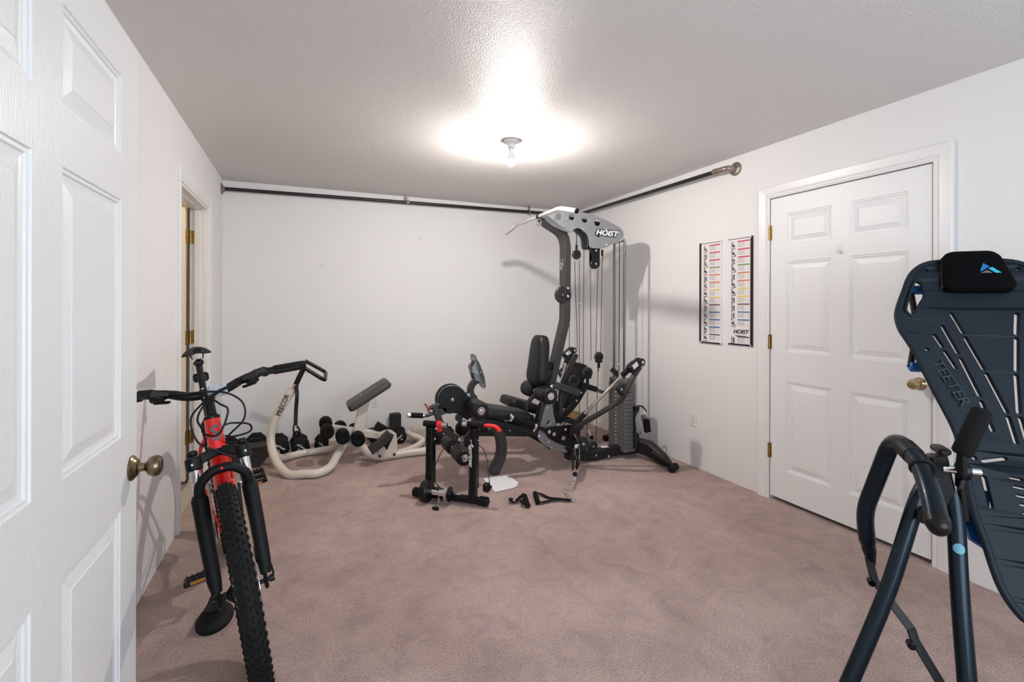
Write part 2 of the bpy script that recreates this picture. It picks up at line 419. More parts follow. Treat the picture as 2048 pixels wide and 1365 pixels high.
outlet(V(.661, YB, .357), (1, 0, 0), (0, 0, 1), (0, -1, 0), 'white duplex outlet low on the back wall, half hidden behind the grey bench pad')

# ---- ceiling lampholder with bare bulb
LX, LY = 1.286, 3.03
t = thing('ceiling_lamp', 'bare glowing bulb in a round white porcelain lampholder on the ceiling', 'ceiling light', (LX, LY, H))
B().lathe((LX, LY, H), (0, 0, -1), [(0, .052), (.006, .055), (.012, .052), (.020, .036), (.028, .026), (.050, .024), (.052, .020)], 32).build('lampholder', CERAM, t)
bulb = B().lathe((LX, LY, H - .072), (0, 0, -1), [(.0585, .0300), (.059, .031), (.068, .031), (.084, .027), (.096, .016), (.100, .005)], 24).build('bulb', GLOW, t)
B().lathe((LX, LY, H - .072), (0, 0, -1), [(-.022, .013), (.012, .013), (.030, .020), (.050, .0325), (.058, .0335), (.0586, .030)], 24).build('bulb_collar', CERAM, t)
bulb.visible_shadow = True
cl = bpy.data.lights.new('closet_light', 'POINT'); cl.energy = 7; cl.color = (1, .85, .6); cl.shadow_soft_size = .06
co = bpy.data.objects.new('closet_light', cl); COL.objects.link(co); co.location = (-1.35, 3.9, 2.2)

# ---- iron pipes near the ceiling
def flange(p, d, parent, name='flange', r=.05, seg=32):
    B().lathe(p, d, [(0, r), (.006, r), (.009, r * .92), (.014, r * .50), (.026, r * .42), (.026, r * .3)], seg).build(name, GALV, parent)
YPB, ZPB = 4.963, 2.357
t = thing('iron_pipe', 'long black iron pipe running under the ceiling along the back wall', 'pipe', (XL, YPB, ZPB), 'black pipes under the ceiling')
del t['group']
zb = 2.375
B().cyl((XL + .01, YPB, ZPB - .002), (.955, YPB, 2.372), .0165, seg=20).cyl((.955, YPB, 2.372), (2.86, YPB, 2.385), .0165, seg=20).build('pipe', IRON, t)
flange((XL, YPB, 2.352), (1, 0, 0), t)
for bx in (.965, 2.33):
    b = B().cyl((bx - .012, YPB, 2.373), (bx + .012, YPB, 2.373), .0205, seg=16)
    b.box((bx - .004, YPB, (2.373 + H) / 2 + .01), (.022, .006, H - 2.373 - .02)); b.box((bx - .004, YPB, H - .002), (.03, .03, .004))
    b.build('hanger', GALV, t)
XPR = 2.885
t = thing('iron_pipe', 'black iron pipe along the right wall ending in a steel elbow and round flange', 'pipe', (XPR, 3.7, 2.35))
B().cyl((XPR, 2.80, 2.352), (XPR, 4.93, 2.372), .0165, seg=20).build('pipe', IRON, t)
el = fil([V(XPR, 2.80, 2.352), V(XPR, 2.685, 2.352), V(XR - .006, 2.685, 2.352)], .05, 6)
B().tube(el, .021, 16).cyl((XPR, 2.785, 2.352), (XPR, 2.815, 2.352), .025, seg=16).build('elbow', mat('nickel_elbow', (.36, .30, .26), .3, metal=.8), t)
flange((XR, 2.68, 2.352), (-1, 0, 0), t)

# ---- posters in thin frames
def poster(y0, y1, z0, z1, label, side, heads):
    x = XR - .004
    t = thing('exercise_poster', label, 'poster', (XR, (y0 + y1) / 2, z0))
    B().box((XR - .003, (y0 + y1) / 2, (z0 + z1) / 2), (.006, y0 - y1, z1 - z0)).build('print', mat('poster_paper', (.80, .745, .745), .4), t, 0)
    fx = XR - .007; f = B()
    ys = y0 if side == 'L' else y1; sg = 1 if side == 'L' else -1
    f.box((fx, ys + sg * .004 * (1), (z0 + z1) / 2), (.012, .014, z1 - z0 + .012))
    f.box((fx, (y0 + y1) / 2, z0), (.010, y0 - y1 + .01, .010)); f.box((fx, (y0 + y1) / 2, z1), (.006, (y0 - y1) * .9, .003))
    f.build('frame', mat('poster_frame', (.02, .02, .03), .25, metal=.5), t)
    for yy in (y0, y1):
        for zz in (z0, z1):
            if (side == 'L' and yy == y1) or (side == 'R') or zz == z0: B().box((XR - .010, yy, zz), (.008, .012, .016), bev=.002).build('corner_clip', mat('clip_plastic', (.7, .7, .7), .3), t)
    n = len(heads); px = XR - .0067; blk = mat('ink_black', (.02, .02, .02), .5); gr = mat('ink_grey', (.38, .36, .36), .6)
    W_ = y0 - y1; rowh = (z1 - z0 - .03) / (n + (0 if side == 'L' else 1)); rnd = random.Random(len(label))
    bars = {}; figs = B(); lines = B(); i = 0
    for r, col in enumerate(heads):
        zt = z1 - .022 - rowh * i
        if side == 'R' and r == n - 1: zt = z0 + rowh * .98; 
        bars.setdefault(col, []).append(zt); i += 1
        a, c = y0 - W_ * .42, y0 - W_ * .93
        for l in range(7):
            wl = rnd.uniform(.55, .62) * (a - c); zz = zt - .011 - l * rowh * .085
            lines.box((px, a - wl / 2, zz), (.0006, wl, .0016))
            if rnd.random() < .6: lines.box((px, c + .014, zz), (.0006, .010, .0016))
        # stick-like machine drawing with a person
        fy = y0 - W_ * .24; fz = zt - rowh * .45; w = .0035
        def ln(p, q, w=w):
            w = w * 1.6
            p, q = Vector((px, fy - p[0], fz + p[1])), Vector((px, fy - q[0], fz + q[1]))
            d = (q - p); nrm = Vector((0, -d.z, d.y)).normalized() * (w / 2)
            figs.face(figs.verts([p - nrm, q - nrm, q + nrm, p + nrm]))
        s = rowh * .42
        if rnd.random() < .62:
            ln((-.018, -s), (-.018, s), .002); ln((-.018, s), (-.004, s * 1.05), .003); ln((-.02, -s), (.02, -s), .003)
            ln((-.006, -s * .3), (-.01, s * .35), .007); ln((-.006, -s * .3), (.010, -s * .35), .006); ln((.010, -s * .35), (.014 + rnd.uniform(0, .006), -s * rnd.uniform(.0, .9)), .004)
            ln((-.008, s * .25), (.008, s * rnd.uniform(-.2, .5)), .004)
        else:
            ln((-.014, -s), (-.014, s), .004); ln((.004, -s), (.004, s * .6), .006); ln((.004, s * .3), (-.010, s * rnd.uniform(-.3, .4)), .003); ln((-.02, -s), (-.008, -s), .005)
        hy = fy + (.010 if rnd.random() < .6 else -.004)
        figs.cyl((px, hy, fz + s * .62), (px + .0003, hy, fz + s * .62), .0045, seg=8)
    for col, zz in [(c_, [z_]) for c_, L_ in bars.items() for z_ in L_]:
        q = B()
        for z in zz: q.box((px, y0 - W_ * .675, z), (.0008, W_ * .51, .009))
        q.build('heading_bar', mat('ink_' + col, dict(red=(.55, .03, .06), green=(.16, .26, .06), orange=(.62, .16, .03), yellow=(.80, .60, .06), dark=(.10, .06, .06), blue=(.02, .14, .32))[col], .5), t, 0)
    tag(lines.build('text_lines', gr, t, 0), None, None, None, 'stuff'); tag(figs.build('figures', blk, t, 0), None, None, None, 'stuff')
    if side == 'R':
        zc = z0 + rowh * 1.62
        text('lettering', 'HOIST', (px - .001, (y0 + y1) / 2 - .01, zc), (0, -1, 0), (0, 0, 1), .040, blk, t, shear=.35, off=.0012, sx=1.15)
        text('lettering', 'hoistfitness.com', (px - .001, (y0 + y1) / 2 - .01, zc - .030), (0, -1, 0), (0, 0, 1), .014, blk, t)
poster(3.018, 2.808, 1.036, 1.828, 'left of the two tall framed exercise charts, with a dark left edge', 'L',
       ['red', 'red', 'red', 'green', 'orange', 'orange', 'yellow', 'yellow', 'dark', 'blue', 'blue', 'blue', 'dark'])
poster(2.742, 2.536, 1.043, 1.828, 'right of the two tall framed exercise charts, with black lettering near its bottom', 'R',
       ['red', 'red', 'red', 'green', 'orange', 'orange', 'yellow', 'yellow', 'dark', 'blue', 'blue', 'dark'])

# ---- adhesive hook on the door
p = U(1680, 497, x=XR - .004)
t = thing('door_hook', 'small white adhesive hook on the upper middle of the panelled door', 'hook', p)
b = B(); rings = []
for k in range(9):
    a = k / 8; zz = .033 - .066 * a; w = .016 * math.sin(PI * (.12 + .80 * a)) ** .8
    rings.append([p + V(-.0005, -w, zz), p + V(-.004, -w * .8, zz), p + V(-.004, w * .8, zz), p + V(-.0005, w, zz)])
b.loft(rings); b.build('back_plate', WHITE, t)
B().tube(cat([p + V(-.004, 0, .012), p + V(-.006, 0, -.012), p + V(-.014, 0, -.026), p + V(-.022, 0, -.024), p + V(-.025, 0, -.012)], 4), .004, 8).build('hook_arm', WHITE, t)

# ================================================================ multi-station home gym
YC = 3.57
def Y(px, py, y=YC): return U(px, py, y=y)
def YS(L, y=YC): return [U(a, c, y=y) for a, c in L]
gym = thing('home_gym', 'large multi-station weight machine with charcoal frame and grey weight stack in the back right corner', 'exercise machine', (2.0, YC, 0))
def plateY(name, px, y, th, m, parent, holes=(), n=5, bev=.002, smooth=True):
    """a plate parallel to the machine's side plane, cut from a sheet at depth y"""
    P = [(q.x, q.z) for q in YS(px, y)]
    if smooth: P = [(q.x, q.y) for q in cat([V(a, c, 0) for a, c in P], n, True)]
    loops = [P]
    for hx, hy, hr in holes:
        c = Y(hx, hy, y); loops.append(circ(c.x, c.z, hr))
    return curve_mesh(name, loops, (0, y, 0), (1, 0, 0), (0, 0, 1), th, m, parent, bev)
def pad(name, c, ux, uy, uz, sx, sy, sz, m, parent, r=.03, taper=1, n=6, tz=1):
    """stuffed cushion: rounded-plan slab, domed edges; ux length, uy width, uz thickness"""
    c = Vector(c); ux, uy, uz = [Vector(k).normalized() for k in (ux, uy, uz)]; b = B()
    def ring(ins, h):
        out = []
        for cx, cy, a0 in ((1, 1, 0), (-1, 1, PI / 2), (-1, -1, PI), (1, -1, 1.5 * PI)):
            for k in range(n + 1):
                a = a0 + k / n * PI / 2; rr = max(r - ins * .5, .004)
                x = cx * (sx / 2 - ins - rr) + rr * math.cos(a); y = cy * (sy / 2 - ins - rr) + rr * math.sin(a)
                f = 1 + (taper - 1) * (x / sx + .5); out.append(c + ux * x + uy * y * f + uz * h)
        return out
    h = sz / 2
    st = [(sz * .22, -h), (.006, -h * .8), (0, -h * .5), (0, h * .35), (sz * .10, h * .7), (sz * .25, h * .92), (sz * .6, h)]
    b.loft([ring(i, z) for i, z in st]); return b.build(name, m, parent, .9)
def roller(c0, ax, L, r, parent, m=None, cap=True, name='roller_pad'):
    """foam roller: c0 end nearest the viewer, ax the way it runs"""
    c0 = Vector(c0); ax = Vector(ax).normalized()
    o = B().lathe(c0, ax, [(.004, r * .45), (0, r * .62), (.003, r * .86), (.014, r * .98), (.03, r), (L - .03, r), (L - .014, r * .98), (L - .003, r * .86), (L, r * .5)], 32).build(name, m or VINYL, parent, 1)
    # gathered ends
    a, u = basis(ax); g = B()
    for k in range(20):
        t = 2 * PI * k / 20; e = a * math.cos(t) + u * math.sin(t)
        g.tube([c0 + e * r * .60 - ax * .0005, c0 + e * r * .80 + ax * .000, c0 + e * r * .96 + ax * .012], .0028, 5)
    g.build('gathered_end', m or VINYL, o)
    if cap: B().lathe(c0 - ax * .004, ax, [(0, r * .40), (.002, r * .44), (.006, r * .44)], 24).lathe(c0 - ax * .008, ax, [(0, r * .12), (.001, r * .17), (.004, r * .17)], 12).build('end_cap', CHROME, o)
    return o
def pulley(c, ax, r, parent, th=.022, m=None, name='pulley', cheek=True):
    c = Vector(c); ax = Vector(ax).normalized()
    m = m or mat('pulley_grey', (.022, .022, .023), .45, spec=.4)
    o = B().lathe(c - ax * th / 2, ax, [(0, r * .5), (0, r * .93), (th * .15, r), (th * .30, r), (th * .5, r * .86), (th * .70, r), (th * .85, r), (th, r * .93), (th, r * .5)], 32).build(name, m or SATIN, parent)
    B().lathe(c - ax * (th / 2 + .006), ax, [(0, r * .12), (.003, r * .2), (.007, r * .2)], 16).build('axle_bolt', CHROME, o)
    return o
def cable(pts, parent, r=.0028, m=None, name='cable'):
    return B().tube(pts, r, 6).build(name, m or SATIN, parent)

# --- upright
up = [Y(1134, 480, 3.57), Y(1135.5, 560), Y(1134.5, 634), Y(1104, 770), Y(1086, 850), Y(1078, 885)]
pts = cat([Y(1086, 441), Y(1096, 449), Y(1110, 458), Y(1120, 466), Y(1127.5, 478), Y(1130.5, 495)], 4) + fil([Y(1130.5, 515), Y(1129.5, 640), Y(1099, 771), Y(1077, 875)], .03, 3)
B().bar(pts, .10, .055, up=V(1, 0, .2), c=.07).build('upright_post', GUN, gym)
# --- head shroud plates
sh = [(1089, 437), (1091, 433), (1106, 423), (1122, 421), (1153, 423), (1178, 428), (1206, 438), (1228, 449), (1241, 457), (1246.5, 466), (1246, 476), (1239, 481), (1226, 487), (1211, 495), (1196, 497.5), (1181, 496), (1178, 490), (1177, 480), (1174, 470), (1168, 464), (1160, 458), (1152, 457), (1147, 460.5), (1143, 464), (1136, 465), (1122, 461), (1108, 454), (1098, 446)]
hol = [(1116.7, 433.2, .0285), (1143, 433.8, .0285), (1169, 439, .0285), (1194.3, 446, .0285)]
YN = 3.505
P = [(q.x, q.z) for q in YS(sh, YN)]
for y_, nm in ((YN, 'head_shroud'), (3.63, 'head_shroud')):
    loops = [[(q.x, q.y) for q in cat([V(a, c, 0) for a, c in P], 4, True)]] + [circ(Y(a, c, YN).x, Y(a, c, YN).z, r) for a, c, r in hol]
    o = curve_mesh(nm, loops, (0, y_, 0), (1, 0, 0), (0, 0, 1), .007, SILVER, gym, .002)
for a, c in ((1108, 436), (1134, 440), (1125, 452.5), (1141, 462.5), (1167, 458), (1179.5, 442.5), (1213, 458.5), (1236.5, 466), (1213, 490)):
    q = Y(a, c, YN - .004); bolt(q, (0, -1, 0), .009, .008, CHROME, gym)
# channel between the plates
pts = cat([Y(1128, 462, 3.567), Y(1150, 450, 3.567), Y(1170, 455, 3.567), Y(1183, 470, 3.567), Y(1188, 486, 3.567)], 5)
B().bar(pts, .055, .045, up=V(0, 1, 0)).build('head_channel', GUND, gym)
pts = cat([Y(1163, 459, 3.567), Y(1171, 470, 3.567), Y(1174, 484, 3.567), Y(1173, 499, 3.567)], 5)
B().bar(pts, .05, .02, up=V(1, 0, 0)).build('head_guard', BLACK, gym)
B().bar([Y(1135, 440, 3.567), Y(1205, 452, 3.567), Y(1240, 472, 3.567)], .05, .05, up=V(0, 1, 0)).build('head_beam', GUND, gym)
# badge
a = Y(1196, 467, YN); d = B(); s = .034
d.prism([a + V(-s, -.0045, 0), a + V(0, -.0045, -s * 1.1), a + V(s, -.0045, 0), a + V(0, -.0045, s * 1.1)], V(0, -.001, 0)).build('badge_diamond', BLACK, gym, 0)
q = Y(1212, 467.2, YN)
text('lettering', 'HOIST', (q.x, q.y - .0062, q.z), (1, 0, -.03), (0, 0, 1), .064, BLACK, gym, shear=.3, off=.0085, sx=1.18)
text('lettering', 'HOIST', (q.x, q.y - .0085, q.z), (1, 0, -.03), (0, 0, 1), .064, WHITEP, gym, shear=.3, off=.0024, sx=1.18)
# oval badge on the post (front face)
q = Y(1125, 530, 3.57); q = V(Y(1130.5, 530).x - .0285, 3.57, q.z)
o = B().lathe(q, (-1, 0, 0), [(0, .001), (.001, .026), (.003, .026), (.003, .001)], 28).build('oval_badge', BLACK, gym)
for v in o.data.vertices: v.co.y = (v.co.y) ; v.co.z = (v.co.z - q.z) * 1.9 + q.z
e = B().torus(q + V(-.003, 0, 0), (1, 0, 0), .024, .002, 28, 6); o2 = e.build('badge_rim', CHROME, o)
for v in o2.data.vertices: v.co.z = (v.co.z - q.z) * 1.9 + q.z
text('lettering', 'V', (q.x - .0045, q.y, q.z), (0, -1, 0), (0, 0, 1), .055, CHROME, o, off=.001)
# small pulley with clip on the post
q = Y(1126, 590, 3.57)
pulley(q + V(0, 0, 0), (0, 1, 0), .075, gym, .03)
B().box(q + V(.012, -.055, 0), (.06, .010, .09), bev=.01).build('pulley_bracket', GUND, gym)
for dz in (.025, -.03): bolt(Y(1136, 590 + (-13 if dz > 0 else 3), 3.51), (0, -1, 0), .011, .008, CHROME, gym)
cp = Y(1117, 580, 3.57)
B().torus(cp, (0, 1, 0), .012, .003, 20, 8, (.7, 2.2)).build('snap_hook', CHROME, gym)
B().ball(Y(1120, 574, 3.57), .010).build('hook_ball', CHROME, gym)
# adjuster knob at backrest
B().cyl(Y(1098, 759, 3.50), Y(1091, 757, 3.50), .022, seg=16).build('adjuster_knob', SATIN, gym)

# --- guide rods, top bridge and weight stack
XG = 2.575
rods = (3.523, 3.672); ztop = 1.893
for y in rods: B().cyl((XG, y, .08), (XG, y, ztop + .01), .011, seg=14).build('guide_rod', mat('rod_steel', (.16, .16, .165), .3, metal=.9), gym)
B().bar([V(XG, 3.505, ztop), V(XG, 3.69, ztop)], .035, .012, up=V(0, 0, 1)).build('rod_bridge', STEEL, gym)
for y in rods: bolt((XG, y, ztop + .006), (0, 0, 1), .012, .014, CHROME, gym)
XS0, XS1, YS0, YS1, ZS0 = 2.530, 2.640, 3.445, 3.690, .062
NP = 17; hp = .0345
proto = None; rnd = random.Random(2)
for k in range(NP):
    z = ZS0 + hp * (k + .5)
    if proto is None:
        b = B(); hh = (hp - .0022) / 2
        def oct_(ins, zz): 
            c_ = .022; x0, x1, y0, y1 = XS0 + ins, XS1 - ins, YS0 + ins, YS1 - ins
            return [V(x0, y0 + c_ * .3, zz), V(x0 + c_ * .5, y0, zz), V(x1, y0, zz), V(x1, y1, zz), V(x0, y1, zz), V(x0, 3.60, zz), V(x0 + .010, 3.596, zz), V(x0 + .010, 3.574, zz), V(x0, 3.57, zz)]
        b.loft([oct_(.003, z - hh), oct_(0, z - hh + .003), oct_(0, z + hh - .003), oct_(.003, z + hh)])
        proto = b.build('weight_plate', STACK, gym, .3)
        lb = B().box((XS0 + .008, 3.585, z), (.006, .018, .022), bev=.002).cyl((XS0 - .002, 3.585, z), (XS0 + .01, 3.585, z), .006, seg=10).build('plate_label', mat('label_grey', (.42, .42, .40), .5), proto)
    else:
        o = proto.copy(); COL.objects.link(o); o.location.z = hp * k; o.location.x = rnd.uniform(-.0012, .0012)
        l2 = lb.copy(); COL.objects.link(l2); l2.parent = o
zt = ZS0 + hp * NP
B().box((2.585, 3.567, zt + .02), (.105, .24, .038), bev=.006).build('top_plate', STACK, gym)
B().bar([V(2.51, 3.62, zt + .115), V(2.575, 3.60, zt + .06)], .045, .012, up=V(0, 1, .2)).build('selector_guard', GUND, gym)
B().cyl((XG, 3.597, zt + .035), (XG, 3.597, zt + .10), .011, seg=12).ball((XG, 3.597, zt + .155), .014).build('stack_stem', CHROME, gym)
B().cyl((XG, 3.597, zt + .1), (XG, 3.597, ztop), .0035, seg=8).build('cable', SATIN, gym)
# --- base
B().bar(fil([V(2.02, 3.55, .085), V(2.10, 3.55, .070), V(2.28, 3.55, .045), V(2.42, 3.55, .065), V(2.95 - .22, 3.55, .06)], .06, 4), .085, .075, up=V(0, 1, 0)).build('base_beam', GUND, gym)
B().box((2.385, 3.54, .108), (.07, .045, .002)).build('warning_label', WHITEP, gym)
for a, c in ((1192, 911.5), (1217, 913)): bolt(Y(a, c, 3.505), (0, -1, 0), .010, .008, CHROME, gym)
# splayed rear stabiliser: two deep beams with capped tube feet
for s in (-1, 1):
    def yy(v): return 3.56 + s * abs(v)
    pts = [V(2.66, yy(.03), .115), V(2.715, yy(.20), .105), V(2.745, yy(.33), .055), V(2.755, yy(.41), .03)]
    w = [1, 1.12, .85, .45]
    b = B().bar(pts, .085, .11, up=V(0, 0, 1), scale=w); b.build('rear_stabiliser', GUND, gym)
    B().cyl((2.70, yy(.455), .030), (2.79, yy(.455), .030), .030, seg=20, bev=.005).build('foot_cap', SATIN, gym) if s > 0 else None
fp = U(1346, 937, z=.030)
B().cyl(fp + V(-.035, -.018, 0), fp + V(.055, .028, 0), .030, seg=20, bev=.006).build('foot_cap', RUBBER, gym)
B().bar([U(1300, 905, z=.13), U(1322, 918, z=.08), fp + V(.02, .03, 0)], .05, .03, up=V(1, 0, 0)).build('transport_bracket', GUND, gym)
q = V(2.64, 3.44, .10)
B().tube([q, q + V(0, 0, .33)], .028, 16).build('storage_post', GUND, gym)
B().cyl(q + V(0, 0, .325), q + V(0, 0, .36), .031, seg=16, bev=.006).build('post_cap', SATIN, gym)

# --- lower side plate and rocker
sl = [(1091.5, 812), (1098, 808), (1104.5, 812), (1107, 830), (1112, 853), (1100, 856), (1092, 862), (1093, 872), (1103, 880), (1118, 888), (1137, 895.5), (1136, 903), (1130, 906), (1120, 905), (1099, 897), (1084, 887), (1077, 879), (1075.5, 872), (1079, 858), (1087, 826)]
for y_ in (3.50, 3.64):
    P = [(q.x, q.z) for q in YS(sl, 3.50)]; c = Y(1098.5, 846, 3.50)
    curve_mesh('side_plate' if y_ < 3.55 else 'inner_plate', [[(q.x, q.y) for q in cat([V(a, b_, 0) for a, b_ in P], 4, True)], circ(c.x, c.z, .021)], (0, y_ if y_ < 3.55 else 3.62, 0), (1, 0, 0), (0, 0, 1), .008, GUND if y_ > 3.55 else mat('side_plate_grey', (.22, .222, .23), .42, metal=.3), gym, .002)
for a, c in ((1094.5, 816), (1085, 857), (1078.5, 873.5), (1097, 884), (1102.5, 895), (1128.5, 899.5)): bolt(Y(a, c, 3.495), (0, -1, 0), .009, .008, CHROME, gym)
rk = [(1092, 861), (1098, 855), (1120, 852), (1143, 850), (1157, 855), (1160, 872), (1154, 890), (1142, 894), (1122, 888), (1107, 879), (1096, 869)]
plateY('rocker_plate', rk, 3.455, .010, BLACK, gym, [(1108.5, 869, .019), (1127, 877, .021)])
for a, c, r in ((1108.5, 869, .019), (1127, 877, .021)): B().torus(Y(a, c, 3.45), (0, 1, 0), r, .004, 24, 8).build('grommet', SATIN, gym)
for a, c, r in ((1098.5, 864.5, .016), (1131, 860, .011), (1151.5, 871, .010)): bolt(Y(a, c, 3.448), (0, -1, 0), r, .010, CHROME, gym)
B().bar([Y(1060, 862, 3.57), Y(1095, 882, 3.57), Y(1130, 897, 3.57), Y(1165, 905, 3.57)], .09, .06, up=V(0, 1, 0)).build('lower_beam', GUND, gym)
B().bar([Y(1132, 897, 3.49), Y(1150, 903, 3.49)], .03, .045, up=V(0, 1, 0)).build('pivot_block', SATIN, gym)

# --- press arms, near and far
def press(s):
    """s=0 near arm, 1 far arm (mirrored about the machine's mid plane)"""
    def m(p): return p if s == 0 else V(p.x, 2 * YC - p.y, p.z)
    low = [m(p) for p in (Y(1148, 862, 3.42), Y(1160, 851, 3.34), Y(1205, 824, 3.20), Y(1238, 803, 3.12), Y(1250, 787, 3.08), Y(1262, 762, 3.06), Y(1279, 735, 3.06))]
    B().tube(cat(low, 5), .021, 14).build('press_arm', GUN, gym)
    B().tube([m(Y(1143, 872, 3.42)), m(Y(1146, 857, 3.41)), m(Y(1160, 838, 3.36)), m(Y(1170.5, 827, 3.33))], .022, 14).build('strut_tube', GUND, gym)
    a, c, e = m(Y(1170, 827.5, 3.33)), m(Y(1244, 752, 3.13)), m(Y(1262, 735, 3.08))
    B().cyl(a, a + (c - a) * .03, .021, seg=16).build('strut_ring', CHROME, gym)
    B().cyl(a, c, .012, seg=14).build('strut_rod', CHROME, gym)
    B().cyl(c, c + (e - c) * .85, .022, seg=16, bev=.003).build('strut_collar', BLACK, gym)
    h = m(Y(1268, 733, 3.06)); dirv = (m(Y(1279, 722, 3.06)) - m(Y(1256, 742, 3.06))).normalized(); yv = V(0, 1, 0)
    zv = dirv.cross(yv).normalized(); M = Matrix((dirv, yv, zv)).transposed()
    B().box(h, (.105, .065, .07), M, bev=.01).build('arm_head', GUND, gym)
    B().box(h + V(-.012, -.0335, .010) if s == 0 else h + V(-.012, -.0335, .01), (.052, .001, .036), M).build('head_label', WHITEP, gym)
    pv = m(Y(1278, 724, 3.06)) + V(.004, 0, 0); B().cyl(pv - V(0, .04, 0), pv + V(0, .04, 0), .028, seg=20, bev=.004).build('head_pivot', GUND, gym)
    bolt(pv - V(0, .04, 0), (0, -1, 0), .013, .008, CHROME, gym)
    # clear loop handle on the head
    B().tube(cat([h + V(-.02, 0, .04), h + V(.02, 0, .065), h + V(.07, 0, .055), h + V(.10, 0, .01), h + V(.075, 0, -.02)], 5), .004, 8).build('grip_wire', CHROME, gym)
    B().bar([m(Y(1238, 772, 3.11)), m(Y(1252, 790, 3.09))], .07, .055, up=V(0, 1, 0)).build('arm_bracket', GUND, gym)
    bolt(m(Y(1238, 778, 3.10)) - V(0, .03, 0), (0, -1, 0), .010, .008, CHROME, gym)
press(0); press(1)
# front swivel pulley hanging from the rocker, ball stop and hook
q0, q1, q2 = Y(1151, 893, 3.30), Y(1152, 912, 3.22), Y(1150, 940, 3.16)
B().bar([Y(1149, 872, 3.38), Y(1153, 884, 3.34), q0], .04, .05, up=V(0, 1, 0)).build('swivel_yoke', BLACK, gym)
for dx in (-.019, .019):
    B().bar([q0 + V(dx, 0, .01), q1 + V(dx, 0, 0), q2 + V(dx * .9, 0, .0)], .045, .005, up=V(1, 0, 0)).build('swivel_cheek', SATIN, gym)
    B().tube([q0 + V(dx, -.022, .01), q1 + V(dx, -.022, 0), q2 + V(dx * .9, -.022, .0)], .0022, 6).build('cheek_edge', CHROME, gym)
pulley((q1 + q2) / 2 + V(0, 0, .01), (1, 0, 0), .048, gym, .02)
B().box(q0 + V(0, -.024, .005), (.04, .006, .03), bev=.002).build('swivel_label', WHITEP, gym)
ball = U(1150, 949, y=3.14); B().ball(ball, .0185).build('cable_stop', RUBBER, gym)
hk = U(1150, 960, y=3.125); B().tube(cat([ball, hk, hk + V(0, -.004, -.022)], 3), .006, 8).build('cable_end', CHROME, gym)
pulley(Y(1165, 888, 3.50), (0, 1, 0), .06, gym, .02); B().box(Y(1157, 890, 3.47), (.035, .006, .15), bev=.015).build('pulley_cheek', GUND, gym)
pulley(Y(1185, 893, 3.58), (0, 1, 0), .045, gym, .03)
bolt(Y(1167, 889, 3.48), (0, -1, 0), .012, .01, CHROME, gym)

# --- cables and hanging pulleys
def hang(px, py, y, r, up_=True):
    c = Y(px, py, y); o = pulley(c, (0, 1, 0), r, gym, .02)
    for s in (-1, 1): B().bar([c + V(0, s * .014, .035 if up_ else .02), c + V(0, s * .014, -.02 if up_ else -.05)], r * 1.25, .004, up=V(0, 1, 0)).build('pulley_cheek', BLACK, gym)
    return c
c1 = hang(1153, 510, 3.55, .040)
B().cyl(c1 + V(0, 0, .03), c1 + V(0, 0, .085), .010, seg=10).build('pulley_stem', SATIN, gym)
B().cyl(c1 + V(0, 0, .08), c1 + V(0, 0, .20), .003, seg=6).build('cable', SATIN, gym)
B().torus(c1 + V(0, 0, .11), (0, 1, 0), .008, .002, 14, 6).build('shackle', CHROME, gym)
c2 = Y(1189, 517, 3.55)
cap_ = [(c2.x + .040 * math.cos(t), c2.z + (.085 if t < PI else -.050) + .040 * math.sin(t)) for t in [2 * PI * k / 24 for k in range(24)]]
for s in (-1, 1): curve_mesh('fixed_cheek', [cap_], (0, c2.y + s * .02, 0), (1, 0, 0), (0, 0, 1), .006, BLACK, gym, .001)
for dz in (.065, -.05):
    bolt(c2 + V(0, -.023, dz), (0, -1, 0), .010, .006, CHROME, gym); pulley(c2 + V(0, 0, dz + .0), (0, 1, 0), .042, gym, .02)
c3 = hang(1197.5, 714, 3.55, .042, False)
B().cyl(c3 + V(0, 0, -.05), c3 + V(0, 0, -.095), .013, seg=10).build('pulley_stem', SATIN, gym)
B().cyl(c3 + V(0, 0, -.09), c3 + V(0, 0, -.125), .005, seg=8).build('shackle', CHROME, gym)
c4 = hang(1175, 746, 3.55, .048, False); c5 = hang(1147.5, 762, 3.55, .050)
B().cyl(c4 + V(0, 0, -.05), c4 + V(0, 0, -.115), .014, seg=10).build('pulley_stem', SATIN, gym)
for a, c, d, e in ((1149, 522, 1155, 700), (1158.5, 521, 1159, 850), (1168, 470, 1166.5, 730), (1181, 538, 1182, 722), (1195.5, 538, 1192, 706), (1204.5, 505, 1201.5, 706), (1204.5, 503, 1205, 520), (1139, 630, 1138, 770), (1174.5, 772, 1174, 884), (1196, 735, 1192, 886)):
    cable([Y(a, c, 3.55), Y(d, e, 3.55)], gym, .0026)
B().cyl(Y(1158.5, 607, 3.545) - V(.008, 0, 0), Y(1158.5, 607, 3.545) + V(.012, 0, 0), .0022, seg=8).build('cable_tag', WHITEP, gym)
B().cyl(Y(1204.5, 500, 3.55), Y(1204.5, 512, 3.55), .010, seg=10).build('cable_anchor', SATIN, gym)
cable(cat([Y(1030, 850, 3.54), Y(1055, 866, 3.54), Y(1082, 886, 3.54), Y(1100, 899, 3.54)], 3), gym, .004)

